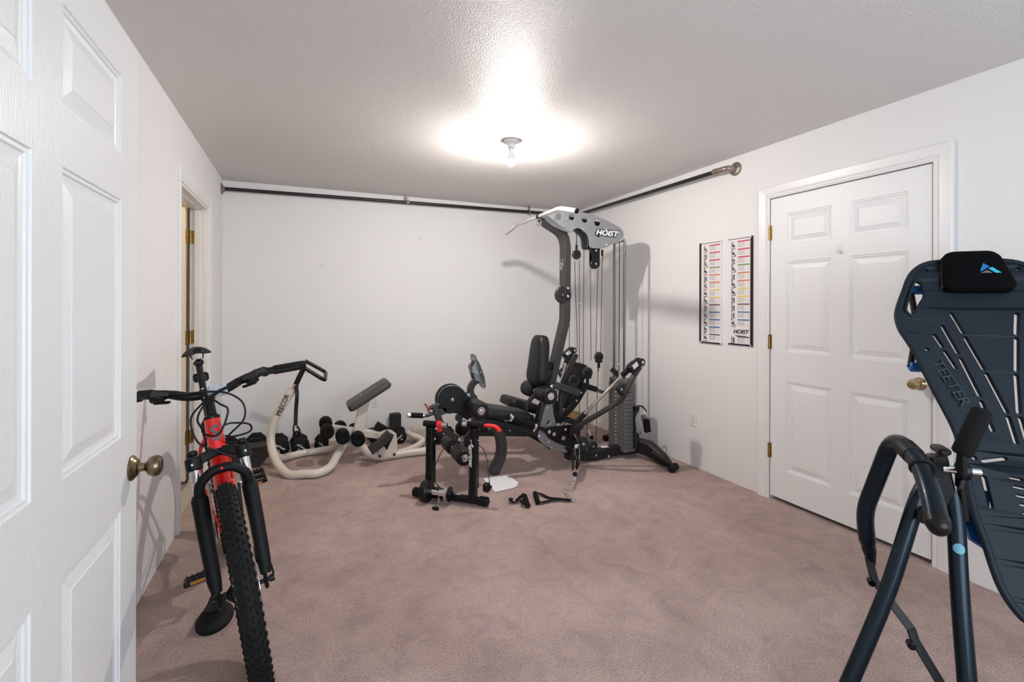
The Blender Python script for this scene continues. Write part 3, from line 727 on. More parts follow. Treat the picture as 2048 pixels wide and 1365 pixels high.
# --- cross arm, far side station (leg press / back pad)
B().bar([Y(1105, 769, 3.53), Y(1156, 786, 3.53)], .06, .05, up=V(0, 1, 0)).build('cross_arm', GUN, gym)
YFAR = 3.80
B().bar(cat([Y(1110, 838, YFAR), Y(1130, 828, YFAR), Y(1150, 806, YFAR), Y(1163, 785, YFAR), Y(1172, 768, YFAR)], 4), .05, .05, up=V(0, 1, 0)).build('far_rocker', GUND, gym)
for a, c in ((1170, 777), (1162, 786), (1153, 802)): bolt(Y(a, c, YFAR - .03), (0, -1, 0), .010, .008, CHROME, gym)
a, c = Y(1128, 812, 3.95), Y(1158, 732, 3.95); dv = (c - a)
pad('far_back_pad', (a + c) / 2, dv, (0, 1, 0), dv.cross(V(0, 1, 0)), dv.length + .05, .24, .09, VINYL, gym, .05)
B().bar([Y(1166, 771, 3.78), Y(1191, 779, 3.78)], .05, .05, up=V(0, 1, 0)).build('side_peg', GUND, gym)
B().bar([Y(1189, 778, 3.78), Y(1206, 785, 3.78)], .035, .035, up=V(0, 1, 0)).build('peg_sleeve', STEEL, gym)
B().tube(cat([Y(1120, 846, 3.74), Y(1121, 800, 3.74), Y(1126, 765, 3.76), Y(1140, 735, 3.80), Y(1152, 712, 3.9)], 5), .024, 14).build('far_upright', GUN, gym)

# --- backrest
a, c = Y(1085.5, 768, 3.45), Y(1094, 680, 3.45)
dv = (c - a).normalized(); nv = V(-dv.z, 0, dv.x)
if nv.x > 0: nv = -nv
ctr = V((a.x + c.x) / 2, YC, (a.z + c.z) / 2)
pad('backrest', ctr - nv * 0, dv, (0, 1, 0), nv, (c - a).length + .06, .285, .095, VINYL, gym, .08, taper=.62)
q = Y(1092, 742, 3.57); B().bar([q + V(.01, 0, .05), q + V(.07, 0, .02)], .06, .04, up=V(0, 1, 0)).build('backrest_bracket', GUND, gym)
bolt(Y(1103.5, 774, 3.515), (0, -1, 0), .018, .008, CHROME, gym)
# thigh rollers on a bent arm
roller(Y(1102, 793.5, 3.33), (0, 1, 0), .19, .066, gym); roller(Y(1102, 793.5, 3.33) + V(0, .26, 0), (0, 1, 0), .19, .066, gym)
q = Y(1102, 794.5, 3.33)
B().cyl(q + V(0, .1, 0), q + V(0, .4, 0), .012, seg=12).build('roller_axle', STEEL, gym)
B().tube(cat([q + V(0, .225, 0), q + V(-.05, .225, -.035), q + V(-.10, .225, -.10), q + V(-.105, .225, -.17)], 5), .018, 12).build('roller_arm', GUND, gym)
# seat
a, c = Y(968, 826, 3.42), Y(1066, 839, 3.42); dv = (c - a).normalized(); nv = V(-dv.z, 0, dv.x)
ctr = V((a.x + c.x) / 2, 3.57, (a.z + c.z) / 2)
pad('seat', ctr, dv, (0, 1, 0), nv, (c - a).length + .02, .30, .075, VINYL, gym, .06)
B().bar([Y(950, 838, 3.53), Y(1010, 850, 3.53), Y(1062, 861, 3.53), Y(1095, 882, 3.53)], .06, .06, up=V(0, 1, 0)).build('seat_beam', GUND, gym)
for a_, c_ in ((1012, 842.5), (1046, 850), (1068, 862.5)): bolt(Y(a_, c_, 3.50), (0, -1, 0), .008, .007, CHROME, gym)
B().cyl(Y(1023, 836.5, 3.36), Y(1069, 853.5, 3.36), .026, seg=18, bev=.003).build('seat_handle_grip', FOAM, gym)
B().lathe(Y(1023, 836.5, 3.36), Y(1022, 836, 3.36) - Y(1023, 836.5, 3.36), [(-.004, .027), (.014, .027), (.016, .020), (.016, .006)], 18).build('grip_end', CHROME, gym)
B().cyl(Y(1067, 853, 3.36), Y(1071, 854.2, 3.36), .028, seg=18).build('grip_collar', CHROME, gym)
B().tube([Y(1070, 854, 3.36), Y(1084, 858, 3.42), Y(1090, 862, 3.50)], .017, 12).build('handle_tube', GUND, gym)
# front support leg
lg = cat([Y(984, 838), Y(990, 850), Y(999, 870), Y(1003, 893), Y(1000, 915), Y(991, 936), Y(985, 949)], 4)
L2 = lg[:]; zmin = min(p.z for p in L2)
B().bar([V(p.x, YC, max(p.z, .0) if i < len(L2) - 1 else 0.0) for i, p in enumerate(L2)], .075, .07, up=V(0, 1, 0), c=.1).build('support_leg', GUN, gym)
# leg extension cam
cc = Y(904.8, 800, 3.49); Rc = .103
camo = [(cc.x + Rc * math.cos(t), cc.z + Rc * math.sin(t)) for t in [math.radians(k) for k in range(50, 262, 8)]]
tail = [(q.x, q.z) for q in YS([(905, 826), (918, 829), (928, 837), (935, 841), (943, 835), (955, 834), (956, 815), (941, 800), (932, 789), (926, 779)], 3.49)]
curve_mesh('cam_plate', [camo + tail], (0, 3.49, 0), (1, 0, 0), (0, 0, 1), .010, BLACK, gym, .003)
cw = B().lathe(cc + V(-.012, .012, .006), (0, 1, 0), [(0, Rc * .98), (.0, Rc * 1.08), (.006, Rc * 1.08), (.012, Rc * 1.0), (.02, Rc * 1.08), (.026, Rc * 1.08), (.026, Rc * .9)], 48).build('cam_wheel', BLACK, gym)
B().torus(cc + V(-.006, .008, .003), (0, 1, 0), Rc * .99, .003, 48, 6).build('cam_cable', STEEL, gym)
bolt(cc + V(0, -.006, 0), (0, -1, 0), .014, .010, CHROME, gym)
bolt(Y(937.5, 791, 3.48), (0, -1, 0), .014, .012, CHROME, gym); B().cyl(Y(937.5, 791, 3.49), Y(937.5, 791, 3.62), .024, seg=16).build('cam_stop', SATIN, gym)
B().cyl(Y(918, 836, 3.51), Y(918, 836, 3.60), .03, seg=18).build('lower_bumper', SATIN, gym)
roller(Y(962.7, 822.6, 3.28), (0, 1, 0), .19, .064, gym); roller(Y(962.7, 822.6, 3.28) + V(0, .35, 0), (0, 1, 0), .19, .064, gym)
B().bar(cat([Y(870, 812, 3.50), Y(874, 828, 3.50), Y(883, 850, 3.50), Y(899, 867, 3.50), Y(918, 880, 3.50)], 4), .045, .045, up=V(0, 1, 0)).build('swing_arm', GUN, gym)
B().bar([Y(872, 828, 3.50), Y(892, 820, 3.50)], .05, .03, up=V(0, 1, 0)).build('arm_gusset', GUN, gym)
bolt(Y(919, 880.5, 3.475), (0, -1, 0), .014, .010, CHROME, gym)
lr = Y(930, 917, 3.29)
roller(lr, (0, 1, 0), .19, .060, gym, GUND); roller(lr + V(0, .27, 0), (0, 1, 0), .19, .060, gym, GUND)
B().cyl(Y(859, 817, 3.50), Y(879, 808.5, 3.50), .016, seg=14, bev=.002).build('pin_housing', GUN, gym)
q = Y(855.5, 818.5, 3.50); qd = (Y(859, 817, 3.50) - q).normalized()
B().lathe(q + V(0, 0, 0), qd, [(0, .012), (.006, .012), (.02, .006), (.03, .006)], 14).tube(cat([q + V(-.022, 0, .038), q + V(-.008, 0, .022), q, q + V(.008, 0, -.02), q + V(.025, 0, -.034)], 3), .006, 8).build('pull_pin', mat('dark_red', (.28, .02, .025), .4), gym)
B().tube(cat([Y(843, 831.5, 3.50), Y(852, 832, 3.50), Y(862, 829, 3.50), Y(873, 823, 3.50)], 4), .013, 12).build('handle_tube', GUN, gym)
B().cyl(Y(820.5, 831, 3.50), Y(846, 832, 3.50), .019, seg=18, bev=.002).build('handle_grip', FOAM, gym)
B().cyl(Y(814.5, 830.5, 3.50), Y(821, 831, 3.50), .0195, seg=18, bev=.002).cyl(Y(845, 832, 3.50), Y(848, 832.2, 3.50), .020, seg=18).build('grip_end', CHROME, gym)

# --- leg-press station at the far side
YL = 4.02
B().bar(cat([Y(959, 758, YL), Y(948, 765, YL), Y(941, 777, YL), Y(942, 790, YL), Y(949, 800, YL), Y(949, 830, YL), Y(949, 857, YL)], 4), .055, .05, up=V(0, 1, 0)).build('footplate_arm', GUN, gym)
B().bar([Y(950, 864, YL), Y(1100, 866, YL - .2)], .065, .06, up=V(0, 1, 0)).build('far_beam', GUND, gym)
B().bar([Y(949, 857, YL - .03), Y(930, 880, YL - .03)], .045, .04, up=V(0, 1, 0)).build('beam_foot', GUND, gym)
q = Y(930, 880, YL); B().bar([V(q.x, YL - .25, .03), V(q.x, YL + .25, .03)], .06, .06, up=V(0, 0, 1)).build('front_stabiliser', GUND, gym)
B().cyl(V(q.x, YL, .03), V(q.x + .02, YL, q.z + .02), .025, seg=12).build('stabiliser_post', GUND, gym)
B().cyl(Y(948.5, 857, YL - .05), Y(948.5, 857, YL + .05), .03, seg=18).build('pivot_boss', GUN, gym); bolt(Y(948.5, 857, YL - .05), (0, -1, 0), .014, .01, CHROME, gym)
for s in (-1, 1):
    f = [(951, 708), (957, 716), (966, 722), (974, 735), (979, 760), (975, 781), (962, 771), (951, 757), (942, 745), (941, 733), (945, 718)]
    yy_ = 3.94 if s < 0 else 4.10
c0, c1_ = Y(953, 713, 3.95), Y(971, 776, 3.95); dv = (c1_ - c0).normalized(); nv = dv.cross(V(0, 1, 0)).normalized(); L_ = (c1_ - c0).length
fo = [(-.01, -.05), (L_ * .1, -.10), (L_ * .35, -.13), (L_ * .65, -.13), (L_ * .9, -.10), (L_ + .01, -.05), (L_ + .01, .05), (L_ * .9, .10), (L_ * .65, .13), (L_ * .35, .13), (L_ * .1, .10), (-.01, .05)]
ho = [circ(L_ * a, b_, .012) for a, b_ in ((.1, .04), (.1, -.04), (.9, .04), (.9, -.04), (.5, .08), (.5, -.08))]
ax_, ay_ = dv, V(0, 1, 0)
curve_mesh('foot_plate', [[(q.x, q.y) for q in cat([V(a, b_, 0) for a, b_ in fo], 3, True)]] + ho, (c0.x, 4.03, c0.z), ax_, ay_, .006, SILVER, gym, .001)
for s in (-1, 1):
    P = [c0 + dv * (L_ * a) + nv * (h) for a, h in ((.22, 0), (.3, .055), (.7, .055), (.8, 0))]
    o_ = V(0, 4.03 + s * .05 - c0.y, 0)
    sgn = 1 if nv.x < 0 else -1
    P = [V(p.x, 4.03 + s * .055, p.z) for p in [c0 + dv * (L_ * a) + nv * (sgn * h) for a, h in ((.15, 0), (.3, .06), (.7, .06), (.85, 0))]]
    B().prism(P, V(0, .005, 0)).build('footplate_bracket', SILVER, gym, 0)
B().cyl(V(c0.x, 3.95, c0.z) + dv * L_ * .5 + nv * (sgn * .035), V(c0.x, 4.11, c0.z) + dv * L_ * .5 + nv * (sgn * .035), .014, seg=14).build('footplate_axle', SILVER, gym)
# far seat
a, c = Y(1024, 806, 3.92), Y(1082, 822, 3.92); dv = (c - a).normalized(); nv = V(-dv.z, 0, dv.x)
pad('far_seat', V((a.x + c.x) / 2, 4.05, (a.z + c.z) / 2), dv, (0, 1, 0), nv, (c - a).length + .03, .30, .085, VINYL, gym, .05)
B().bar([Y(1060, 832, 4.0), Y(1075, 866, 3.95)], .05, .05, up=V(0, 1, 0)).build('far_seat_post', GUND, gym)
B().bar(cat([Y(1095, 836, 3.72), Y(1125, 838, 3.70), Y(1150, 846, 3.66), Y(1163, 860, 3.62)], 4), .05, .03, up=V(0, 1, 0)).build('cable_guard', BLACK, gym)
pulley(Y(1003, 866, 3.85), (0, 1, 0), .05, gym, .02)
for k, (a_, c_) in enumerate(((1120, 850), (1126, 851))): cable(cat([Y(a_, c_, 3.6), Y(a_ + 10, c_ - 8, 3.6), Y(a_ + 24, c_ - 10, 3.6), Y(a_ + 40, c_ - 3, 3.6)], 4), gym, .005, GUN)
for a_, c_ in ((1020, 861), (1006, 852), (1042, 862)): bolt(Y(a_, c_, 3.84), (0, -1, 0), .010, .008, CHROME, gym)

# --- lat bar resting on the head
lb = thing('lat_bar', 'bent chrome pulldown bar with pale grips hanging at the top of the weight machine', 'exercise bar', (1.78, YC, 2.03))
pl_ = [Y(1012, 468, 4.205), Y(1033, 450, 4.03), Y(1078, 433, 3.60), Y(1118, 417, 3.16), Y(1152, 422, 2.995)]
pp = fil(pl_, .05, 5)
B().tube(pp, .0155, 14).build('bar', mat('matte_aluminium', (.62, .60, .58), .35, metal=.55), lb)
g1 = [pl_[0], pl_[0] + (pl_[1] - pl_[0]) * .9]
B().cyl(pl_[0], pl_[0] + (pl_[1] - pl_[0]) * .88, .0185, seg=16, bev=.004).build('grip', mat('shaded_grip', (.55, .50, .47), .5), lb)  # far grip: its shade and light from below are put into the colour
B().cyl(pl_[4], pl_[4] + (pl_[3] - pl_[4]) * .88, .0185, seg=16, bev=.004).build('grip', mat('bright_grip', (.72, .71, .70), .25, metal=.6), lb)
dd = (pl_[4] - pl_[3]).normalized(); B().cyl(pl_[4] + dd * .001, pl_[4] + dd * .014, .0195, seg=16, bev=.004).build('end_cap', RUBBER, lb)
dd = (pl_[2] - pl_[1]).normalized(); B().cyl(pl_[2] - dd * .02, pl_[2] + dd * .02, .021, seg=16).box(pl_[2] + V(0, 0, -.028), (.02, .012, .04), bev=.003).build('swivel_collar', GUND, lb)
B().torus(pl_[2] + V(0, 0, -.05), (1, .2, 0), .018, .003, 20, 8, (1, 1.6)).torus(pl_[2] + V(-.01, -.02, -.055), (.2, 1, .3), .02, .003, 20, 8, (1, 1.5)).build('carabiner', CHROME, lb)
# --- ankle cuff on the storage post
q = V(2.64, 3.44, .37)
ak = thing('ankle_strap', 'black and grey padded ankle strap hung on the post beside the weight stack', 'strap', tuple(q))
loop = cat([q + V(.0, -.040, .045), q + V(-.018, -.050, -.03), q + V(-.004, -.060, -.125), q + V(.02, -.064, -.130), q + V(.070, -.068, -.12), q + V(.065, -.060, -.05), q + V(.04, -.045, .02)], 5)
B().bar(loop, .060, .010, up=V(0, 0, 1) if False else V(.1, .3, 1), c=.3).build('cuff', mat('cuff_grey', (.30, .30, .29), .8), ak)
B().prism([q + V(.010, -.10, -.012), q + V(.062, -.104, -.008), q + V(.074, -.108, -.115), q + V(.024, -.104, -.122)], V(.0, .025, 0)).build('cuff_face', FOAM, ak)
B().torus(q + V(.035, -.08, .035), (0, 1, 0), .022, .004, 20, 8).torus(q + V(.0, -.05, .03), (1, .3, 0), .020, .004, 20, 8).build('ring', CHROME, ak)
B().tube(cat([q + V(-.005, -.035, .10), q + V(.03, -.055, .09), q + V(.05, -.08, .05)], 4), .006, 8).build('hanging_loop', FOAM, ak)

# ================================================================ bicycle (built in its own frame: x forward, y left, z up)
HA = math.radians(68.5); AX = V(-math.cos(HA), 0, math.sin(HA)); FWD = V(math.sin(HA), 0, math.cos(HA))
WB, RW = 1.154, .365
BM = Matrix.Translation((-.368, 3.014, 0)) @ Matrix.Rotation(-1.369, 4, 'Z') @ Matrix.Rotation(.144, 4, 'X')
bike = thing('mountain_bike', 'red mountain bike with knobbly tyre and suspension fork leaning on the left wall', 'bicycle', None, M=BM)
BASE = V(WB, 0, RW) - FWD * .045
def SP(f, l, s): return BASE + FWD * f + V(0, l, 0) + AX * s
bb = V(.435, 0, .31); SA = math.radians(74); SD = V(-math.cos(SA), 0, math.sin(SA))
ht0, ht1 = SP(0, 0, .488), SP(0, 0, .605)
fr = B()
fr.cyl(ht0, ht1, .0285, .0265, 24)
st = bb + SD * .47
fr.tube([SP(-.01, 0, .585), V(.75, 0, .83), st - SD * .03], .018, 16, scale=[1.15, 1, .9])
fr.tube(cat([SP(-.012, 0, .515), SP(-.06, 0, .46), V(.75, 0, .52), bb], 5), .030, 18, scale=[.9] + [1] * 15)
fr.tube([bb, st], .0165, 16); fr.cyl(bb - V(0, .037, 0), bb + V(0, .037, 0), .024, seg=20)
for s in (-1, 1):
    fr.tube(cat([st - SD * .04 + V(0, s * .012, 0), V(.20, s * .055, .62), V(0, s * .068, RW + .02)], 5), .0085, 10)
    fr.tube(cat([bb + V(-.03, s * .03, 0), V(.25, s * .050, .335), V(0, s * .068, RW)], 5), .010, 10)
frame = fr.build('frame', RED, bike)
text('head_emblem', 'S', SP(.0290, .002, .542), (0, 1, 0), AX, .080, mat('emblem_grey', (.10, .13, .13), .5), frame, sx=.95, off=.0008)
# fork
fk = B(); fk.bar([SP(.028, -.072, .455), SP(.022, -.05, .468), SP(.005, 0, .482), SP(.022, .05, .468), SP(.028, .072, .455)], .03, .034, up=AX)
for s in (-1, 1): fk.cyl(SP(.030, s * .078, .430), SP(.030, s * .078, .476), .0265, seg=20, bev=.004).cyl(SP(.03, s * .078, .48), SP(.03, s * .078, .50), .017, seg=16, bev=.004)
fork = fk.build('fork_crown', BLACK, bike)
for s in (-1, 1): B().box(SP(.058, s * .083, .45), (.002, .006, .008)).build('crown_mark', WHITEP, fork)
for s in (-1, 1): B().cyl(SP(.030, s * .078, .30), SP(.030, s * .078, .43), .0165, seg=20).build('stanchion', CHROME, bike)
lo = B()
for s in (-1, 1):
    lo.tube([SP(.030, s * .078, .345), SP(.030, s * .078, .33), SP(.032, s * .078, .20), SP(.034, s * .076, .06), SP(.040, s * .074, .02)], .023, 16, scale=[.9, 1.15, 1.05, .95, .7])
    lo.box(SP(.045, s * .070, .0), (.030, .012, .05), bev=.004)
lo.tube(cat([SP(.036, -.078, .33), SP(.06, -.070, .375), SP(.075, -.035, .405), SP(.078, 0, .41), SP(.075, .035, .405), SP(.06, .070, .375), SP(.036, .078, .33)], 4), .0165, 12)
low = lo.build('fork_lowers', mat('matte_fork_black', (.004, .004, .0045), .55, spec=.25), bike)
B().ball(SP(.092, 0, .408), .006, (.5, 1, 1)).build('arch_badge', REDP, low)
ax = B().cyl(SP(.045, -.086, 0), SP(.045, .086, 0), .007, seg=12).cyl(SP(.045, -.092, 0), SP(.045, -.084, 0), .011, seg=14).cyl(SP(.045, .082, 0), SP(.045, .096, 0), .012, seg=14)
ax.build('axle', BLACK, bike)
B().tube([SP(.045, .092, 0), SP(.045, .096, .015), SP(.03, .094, .045)], .004, 8).build('axle_lever', BLACK, bike)
def wheel(c, name, rear):
    c = V(*c); Rr_, rt = .298, .034; Rt = RW - rt * 1.0
    b = B(); n = 72
    prof = [(-.015, .004), (-.015, -.010), (-.008, -.020), (.008, -.020), (.015, -.010), (.015, .004), (.010, .004), (0, -.006), (-.010, .004)]
    rings = []
    for k in range(n):
        t = 2 * PI * k / n; e = V(math.cos(t), 0, math.sin(t)); rings.append([c + e * (Rr_ + h) + V(0, w, 0) for w, h in prof])
    rim = b.loft(rings, closed=True).build(name, BLACK, bike)
    b = B(); rings = []
    for k in range(n):
        t = 2 * PI * k / n; e = V(math.cos(t), 0, math.sin(t)); r = []
        for j in range(14):
            a = PI * (-.62 + 1.24 * j / 13); r.append(c + e * (Rt - .004 + (rt - .003) * math.cos(a)) + V(0, .0295 * math.sin(a), 0))
        rings.append(r)
    b.loft(rings, closed=True).build('tyre', RUBBER, rim)
    kb = B(); NK = 78
    for k in range(NK):
        for j, (a, w, l) in enumerate(((-1.12, .007, .011), (-.62, .007, .010), (-.18, .006, .014), (.18, .006, .014), (.62, .007, .010), (1.12, .007, .011))):
            if not rear or True:
                t = 2 * PI * (k + (.5 if j in (1, 4) else 0)) / NK; e = V(math.cos(t), 0, math.sin(t)); tg = V(-math.sin(t), 0, math.cos(t))
                nn = (e * math.cos(a) + V(0, math.sin(a), 0)).normalized(); sd = tg.cross(nn)
                p = c + e * (Rt - .004 + (rt - .0015) * math.cos(a)) + V(0, (.0295 + .001) * math.sin(a), 0)
                M = Matrix((sd, tg, nn)).transposed(); kb.box(p, (w * 1.1, l, .006), M)
    k_ = kb.build('tread_knobs', RUBBER, rim, 0); k_['kind'] = 'stuff'
    for k in range(28):
        t = 2 * PI * k / 28; s = 1 if k % 2 else -1; t2 = t + (.55 if (k // 2) % 2 else -.55)
        B().cyl(c + V(math.cos(t), 0, math.sin(t)) * (Rr_ - .018), c + V(math.cos(t2) * .026, s * .028, math.sin(t2) * .026), .0011, seg=5).build('spoke', STEEL, rim)
    hb = B().lathe(c - V(0, .05, 0), (0, 1, 0), [(0, .012), (.004, .016), (.018, .030), (.022, .030), (.028, .014), (.070, .014), (.076, .028), (.080, .028), (.095, .014), (.10, .012)], 20).build('hub', BLACK, rim)
    curve_mesh('brake_disc', [circ(0, 0, .080, 48), circ(0, 0, .060, 36)] , c + V(0, .045, 0), (1, 0, 0), (0, 0, 1), .002, STEEL, rim)
    sp = B()
    for k in range(6):
        t = PI * k / 3; sp.bar([c + V(math.cos(t) * .022, .045, math.sin(t) * .022), c + V(math.cos(t + .5) * .062, .045, math.sin(t + .5) * .062)], .008, .002, up=V(0, 1, 0))
    sp.build('disc_carrier', STEEL, rim)
wheel((WB, 0, RW), 'front_wheel', False); wheel((0, 0, RW), 'rear_wheel', True)
B().box(SP(.0, .068, .09), (.04, .03, .06), bev=.006).build('brake_caliper', BLACK, bike)
# cockpit
B().cyl(SP(0, 0, .605), SP(0, 0, .672), .0185, .0175, 20).lathe(SP(0, 0, .600), AX, [(0, .027), (.010, .028), (.018, .021)], 20).build('headset', BLACK, bike)
FB = .038; HB = .692
B().cyl(SP(0, 0, .665), SP(0, 0, .712), .020, seg=20, bev=.002).bar([SP(0, 0, .69), SP(FB, 0, HB)], .036, .034, up=AX).cyl(SP(FB, -.024, HB), SP(FB, .024, HB), .0225, seg=20).build('stem', BLACK, bike)
for l in (-.014, .014):
    for s in (-.017, .017): bolt(SP(FB + .020, l, HB + s), FWD, .004, .003, STEEL, bike, 'stem_bolt')
hbp = [SP(FB - .06, -.355, HB + .052), SP(FB - .025, -.20, HB + .046), SP(FB - .012, -.13, HB + .034), SP(FB, -.06, HB + .004), SP(FB, 0, HB), SP(FB, .06, HB + .004), SP(FB - .012, .13, HB + .034), SP(FB - .025, .20, HB + .046), SP(FB - .06, .355, HB + .052)]
B().tube(cat(hbp, 5), .0145, 16, scale=[1.0] * 12 + [1.15] * 17 + [1.0] * 12).build('handlebar', BLACK, bike)
for s in (-1, 1):
    a, c = SP(FB - .034, s * .235, HB + .048), SP(FB - .062, s * .362, HB + .052); d = (c - a).normalized(); L_ = (c - a).length
    b = B().cyl(a, c, .0180, seg=20, bev=.003)
    for k in range(14): b.torus(a + d * (L_ * (.08 + .06 * k)), d, .0181, .0011, 20, 5)
    b.build('grip', RUBBER, bike)
    q = SP(FB - .022, s * .195, HB + .045); w = SP(FB - .026, s * .212, HB + .046)
    B().cyl(q, w, .019, seg=16, bev=.002).bar([q + FWD * .02, SP(FB + .02, s * .16, HB + .032), SP(FB + .022, s * .115, HB + .02)], .036, .030, up=AX, scale=[1, 1.1, .5]).build('brake_lever_clamp', BLACK, bike)
    B().bar(cat([SP(FB + .025, s * .165, HB + .03), SP(FB + .035, s * .22, HB + .026), SP(FB + .030, s * .27, HB + .026), SP(FB + .022, s * .325, HB + .03)], 4), .012, .007, up=AX).build('brake_lever', BLACK, bike)
    B().cyl(SP(FB + .012, s * .15, HB + .005), SP(FB + .012, s * .15, HB + .028), .024, seg=18, bev=.004).bar([SP(FB, s * .16, HB + .005), SP(FB - .03, s * .12, HB + .004)], .016, .008, up=AX).build('shifter', BLACK, bike)
# clear headlight clipped beside the stem
o_ = SP(FB + .040, .030, HB - .004); Mh = Matrix((V(.15, 1, 0).normalized(), AX, (V(.15, 1, 0).normalized()).cross(AX))).transposed()
B().box(o_, (.064, .046, .018), Mh, bev=.012).build('headlight', CLEAR, bike); B().box(o_ - FWD * .014, (.064, .030, .022), Mh, bev=.006).build('headlight_body', BLACK, bike)
# cables
def cb(*p): B().tube(cat([SP(*q) for q in p], 7), .0036, 7).build('cable', BLACK, bike)
cb((FB + .02, -.115, HB + .02), (FB + .05, -.02, HB - .01), (FB + .06, .03, HB - .06), (.10, .05, .60), (.075, .01, .53), (.05, -.035, .55), (.03, -.03, .59))
cb((FB + .02, .115, HB + .02), (FB + .06, .03, HB - .012), (FB + .06, -.03, HB - .05), (.085, -.065, .60), (.07, -.055, .52), (.062, 0, .47), (.05, .055, .42), (.045, .07, .33), (.02, .075, .10))
cb((FB + .014, .13, HB + .012), (FB + .055, .045, HB - .010), (.09, -.015, .645), (.08, -.045, .60), (.05, -.035, .56), (-.02, -.032, .53))
cb((FB + .014, -.13, HB + .012), (FB + .05, -.03, HB + .0), (FB + .055, .05, HB - .02), (.10, .10, .62), (.085, .095, .56), (.05, .04, .52), (-.01, .03, .50))
cb((.05, .03, .56), (.03, .06, .565), (.0, .115, .55), (-.02, .115, .525), (-.01, .06, .52), (.0, .03, .53))
# seat
sp_t = bb + SD * .833
B().tube([st - SD * .02, sp_t - SD * .05], .0145, 16).build('seat_post', BLACK, bike)
B().cyl(st - SD * .025, st + SD * .012, .020, seg=18, bev=.002).build('seat_clamp', BLACK, bike)
B().box(sp_t - SD * .055 , (.045, .042, .030), bev=.008).build('saddle_clamp', SATIN, bike)
for s in (-1, 1):
    B().tube(cat([sp_t + V(.13, s * .004, -.02), sp_t + V(.07, s * .020, -.040), sp_t + V(-.04, s * .022, -.042), sp_t + V(-.11, s * .030, -.015)], 5), .0035, 8).build('saddle_rail', CHROME, bike)
sad = B(); rings = []
for k in range(13):
    u = k / 12; x = .145 - .275 * u; w = .018 + .052 * max(0, (u - .25) / .75) ** 1.5 * (1.10 if u < .93 else .95); zc_ = -.006 * math.sin(u * PI) + .012 * (1 - u) + .004
    h = .010; dr = .010 + .008 * u
    rings.append([sp_t + V(x, w * math.sin(a) * (1 if math.cos(a) > 0 else .92), zc_ + (h * math.cos(a) if math.cos(a) > 0 else dr * math.cos(a)) - .032 * u * abs(math.sin(a)) ** 2) for a in [2 * PI * j / 18 for j in range(18)]])
sad.loft(rings).build('saddle', mat('saddle_cover', (.009, .0088, .0085), .75, spec=.25, bump=.2, bscale=500), bike, 1.2)
B().box(bb + SD * .70 + V(-.028, 0, 0), (.022, .066, .042), bev=.01).cyl(bb + SD * .685, bb + SD * .715, .019, seg=16).build('tail_light', BLACK, bike)
# drivetrain
CA = -1.163; cv = V(math.cos(CA), 0, math.sin(CA))
for s, k in ((-1, 1), (1, -1)):
    e = bb + cv * (.172 * k)
    B().bar([bb + V(0, s * .062, 0), e + V(0, s * .075, 0)], .026, .014, up=V(0, 1, 0), scale=[1.15, .85]).build('crank_arm', BLACK, bike)
    pd = B(); c = e + V(0, s * .140, 0)
    tilt = Matrix.Rotation(-.22 if s < 0 else .32, 3, 'Y')
    for dx in (-.042, 0, .042): pd.box(c + tilt @ V(dx, 0, 0), (.014, .095, .022), tilt, bev=.003)
    for dy in (-.045, .045): pd.box(c + V(0, dy, 0), (.098, .014, .020), tilt, bev=.003)
    for dx in (-.045, .045):
        for j in range(5): pd.box(c + tilt @ V(dx, -.04 + .02 * j, .013), (.004, .005, .006), tilt)
    pd = pd.build('pedal', BLACK, bike)
    for dx in (-.0495, .0495): B().box(c + tilt @ V(dx, 0, 0), (.003, .055, .012), tilt).build('pedal_reflector', ORANGE, pd)
    B().cyl(e + V(0, s * .075, 0), e + V(0, s * .10, 0), .007, seg=10).build('pedal_axle', STEEL, bike)
teeth = [(( .066 if k % 2 else .061) * math.cos(2 * PI * k / 64), (.066 if k % 2 else .061) * math.sin(2 * PI * k / 64)) for k in range(64)]
curve_mesh('chainring', [teeth, circ(0, 0, .045, 30)], bb + V(0, -.048, 0), (1, 0, 0), (0, 0, 1), .003, STEEL, bike)
B().lathe(bb + V(0, -.040, 0), (0, -1, 0), [(0, .02), (.004, .05), (.010, .05), (.014, .02)], 20).build('spider', BLACK, bike)
cs = B()
for k in range(8): cs.lathe(V(0, -.058 + .004 * k, RW), (0, 1, 0), [(0, .018 + .0035 * k), (.0018, .018 + .0035 * k)], 28)
cs.build('cassette', STEEL, bike)
ch = B(); n = 56
for a, c in ((bb + V(0, -.048, .065), V(0, -.046, RW + .028)), (bb + V(0, -.048, -.065), V(.03, -.05, RW - .13))):
    for k in range(n // 2): ch.cyl(a.lerp(c, k / (n // 2)), a.lerp(c, (k + .75) / (n // 2)), .0042, seg=6)
o = ch.build('chain', STEEL, bike); o['kind'] = 'stuff'
B().bar([V(0, -.075, RW - .03), V(.03, -.07, RW - .08), V(.02, -.05, RW - .14)], .02, .015, up=V(0, 1, 0)).cyl(V(.02, -.056, RW - .14), V(.02, -.044, RW - .14), .02, seg=14).cyl(V(.035, -.056, RW - .08), V(.035, -.044, RW - .08), .02, seg=14).build('rear_derailleur', BLACK, bike)

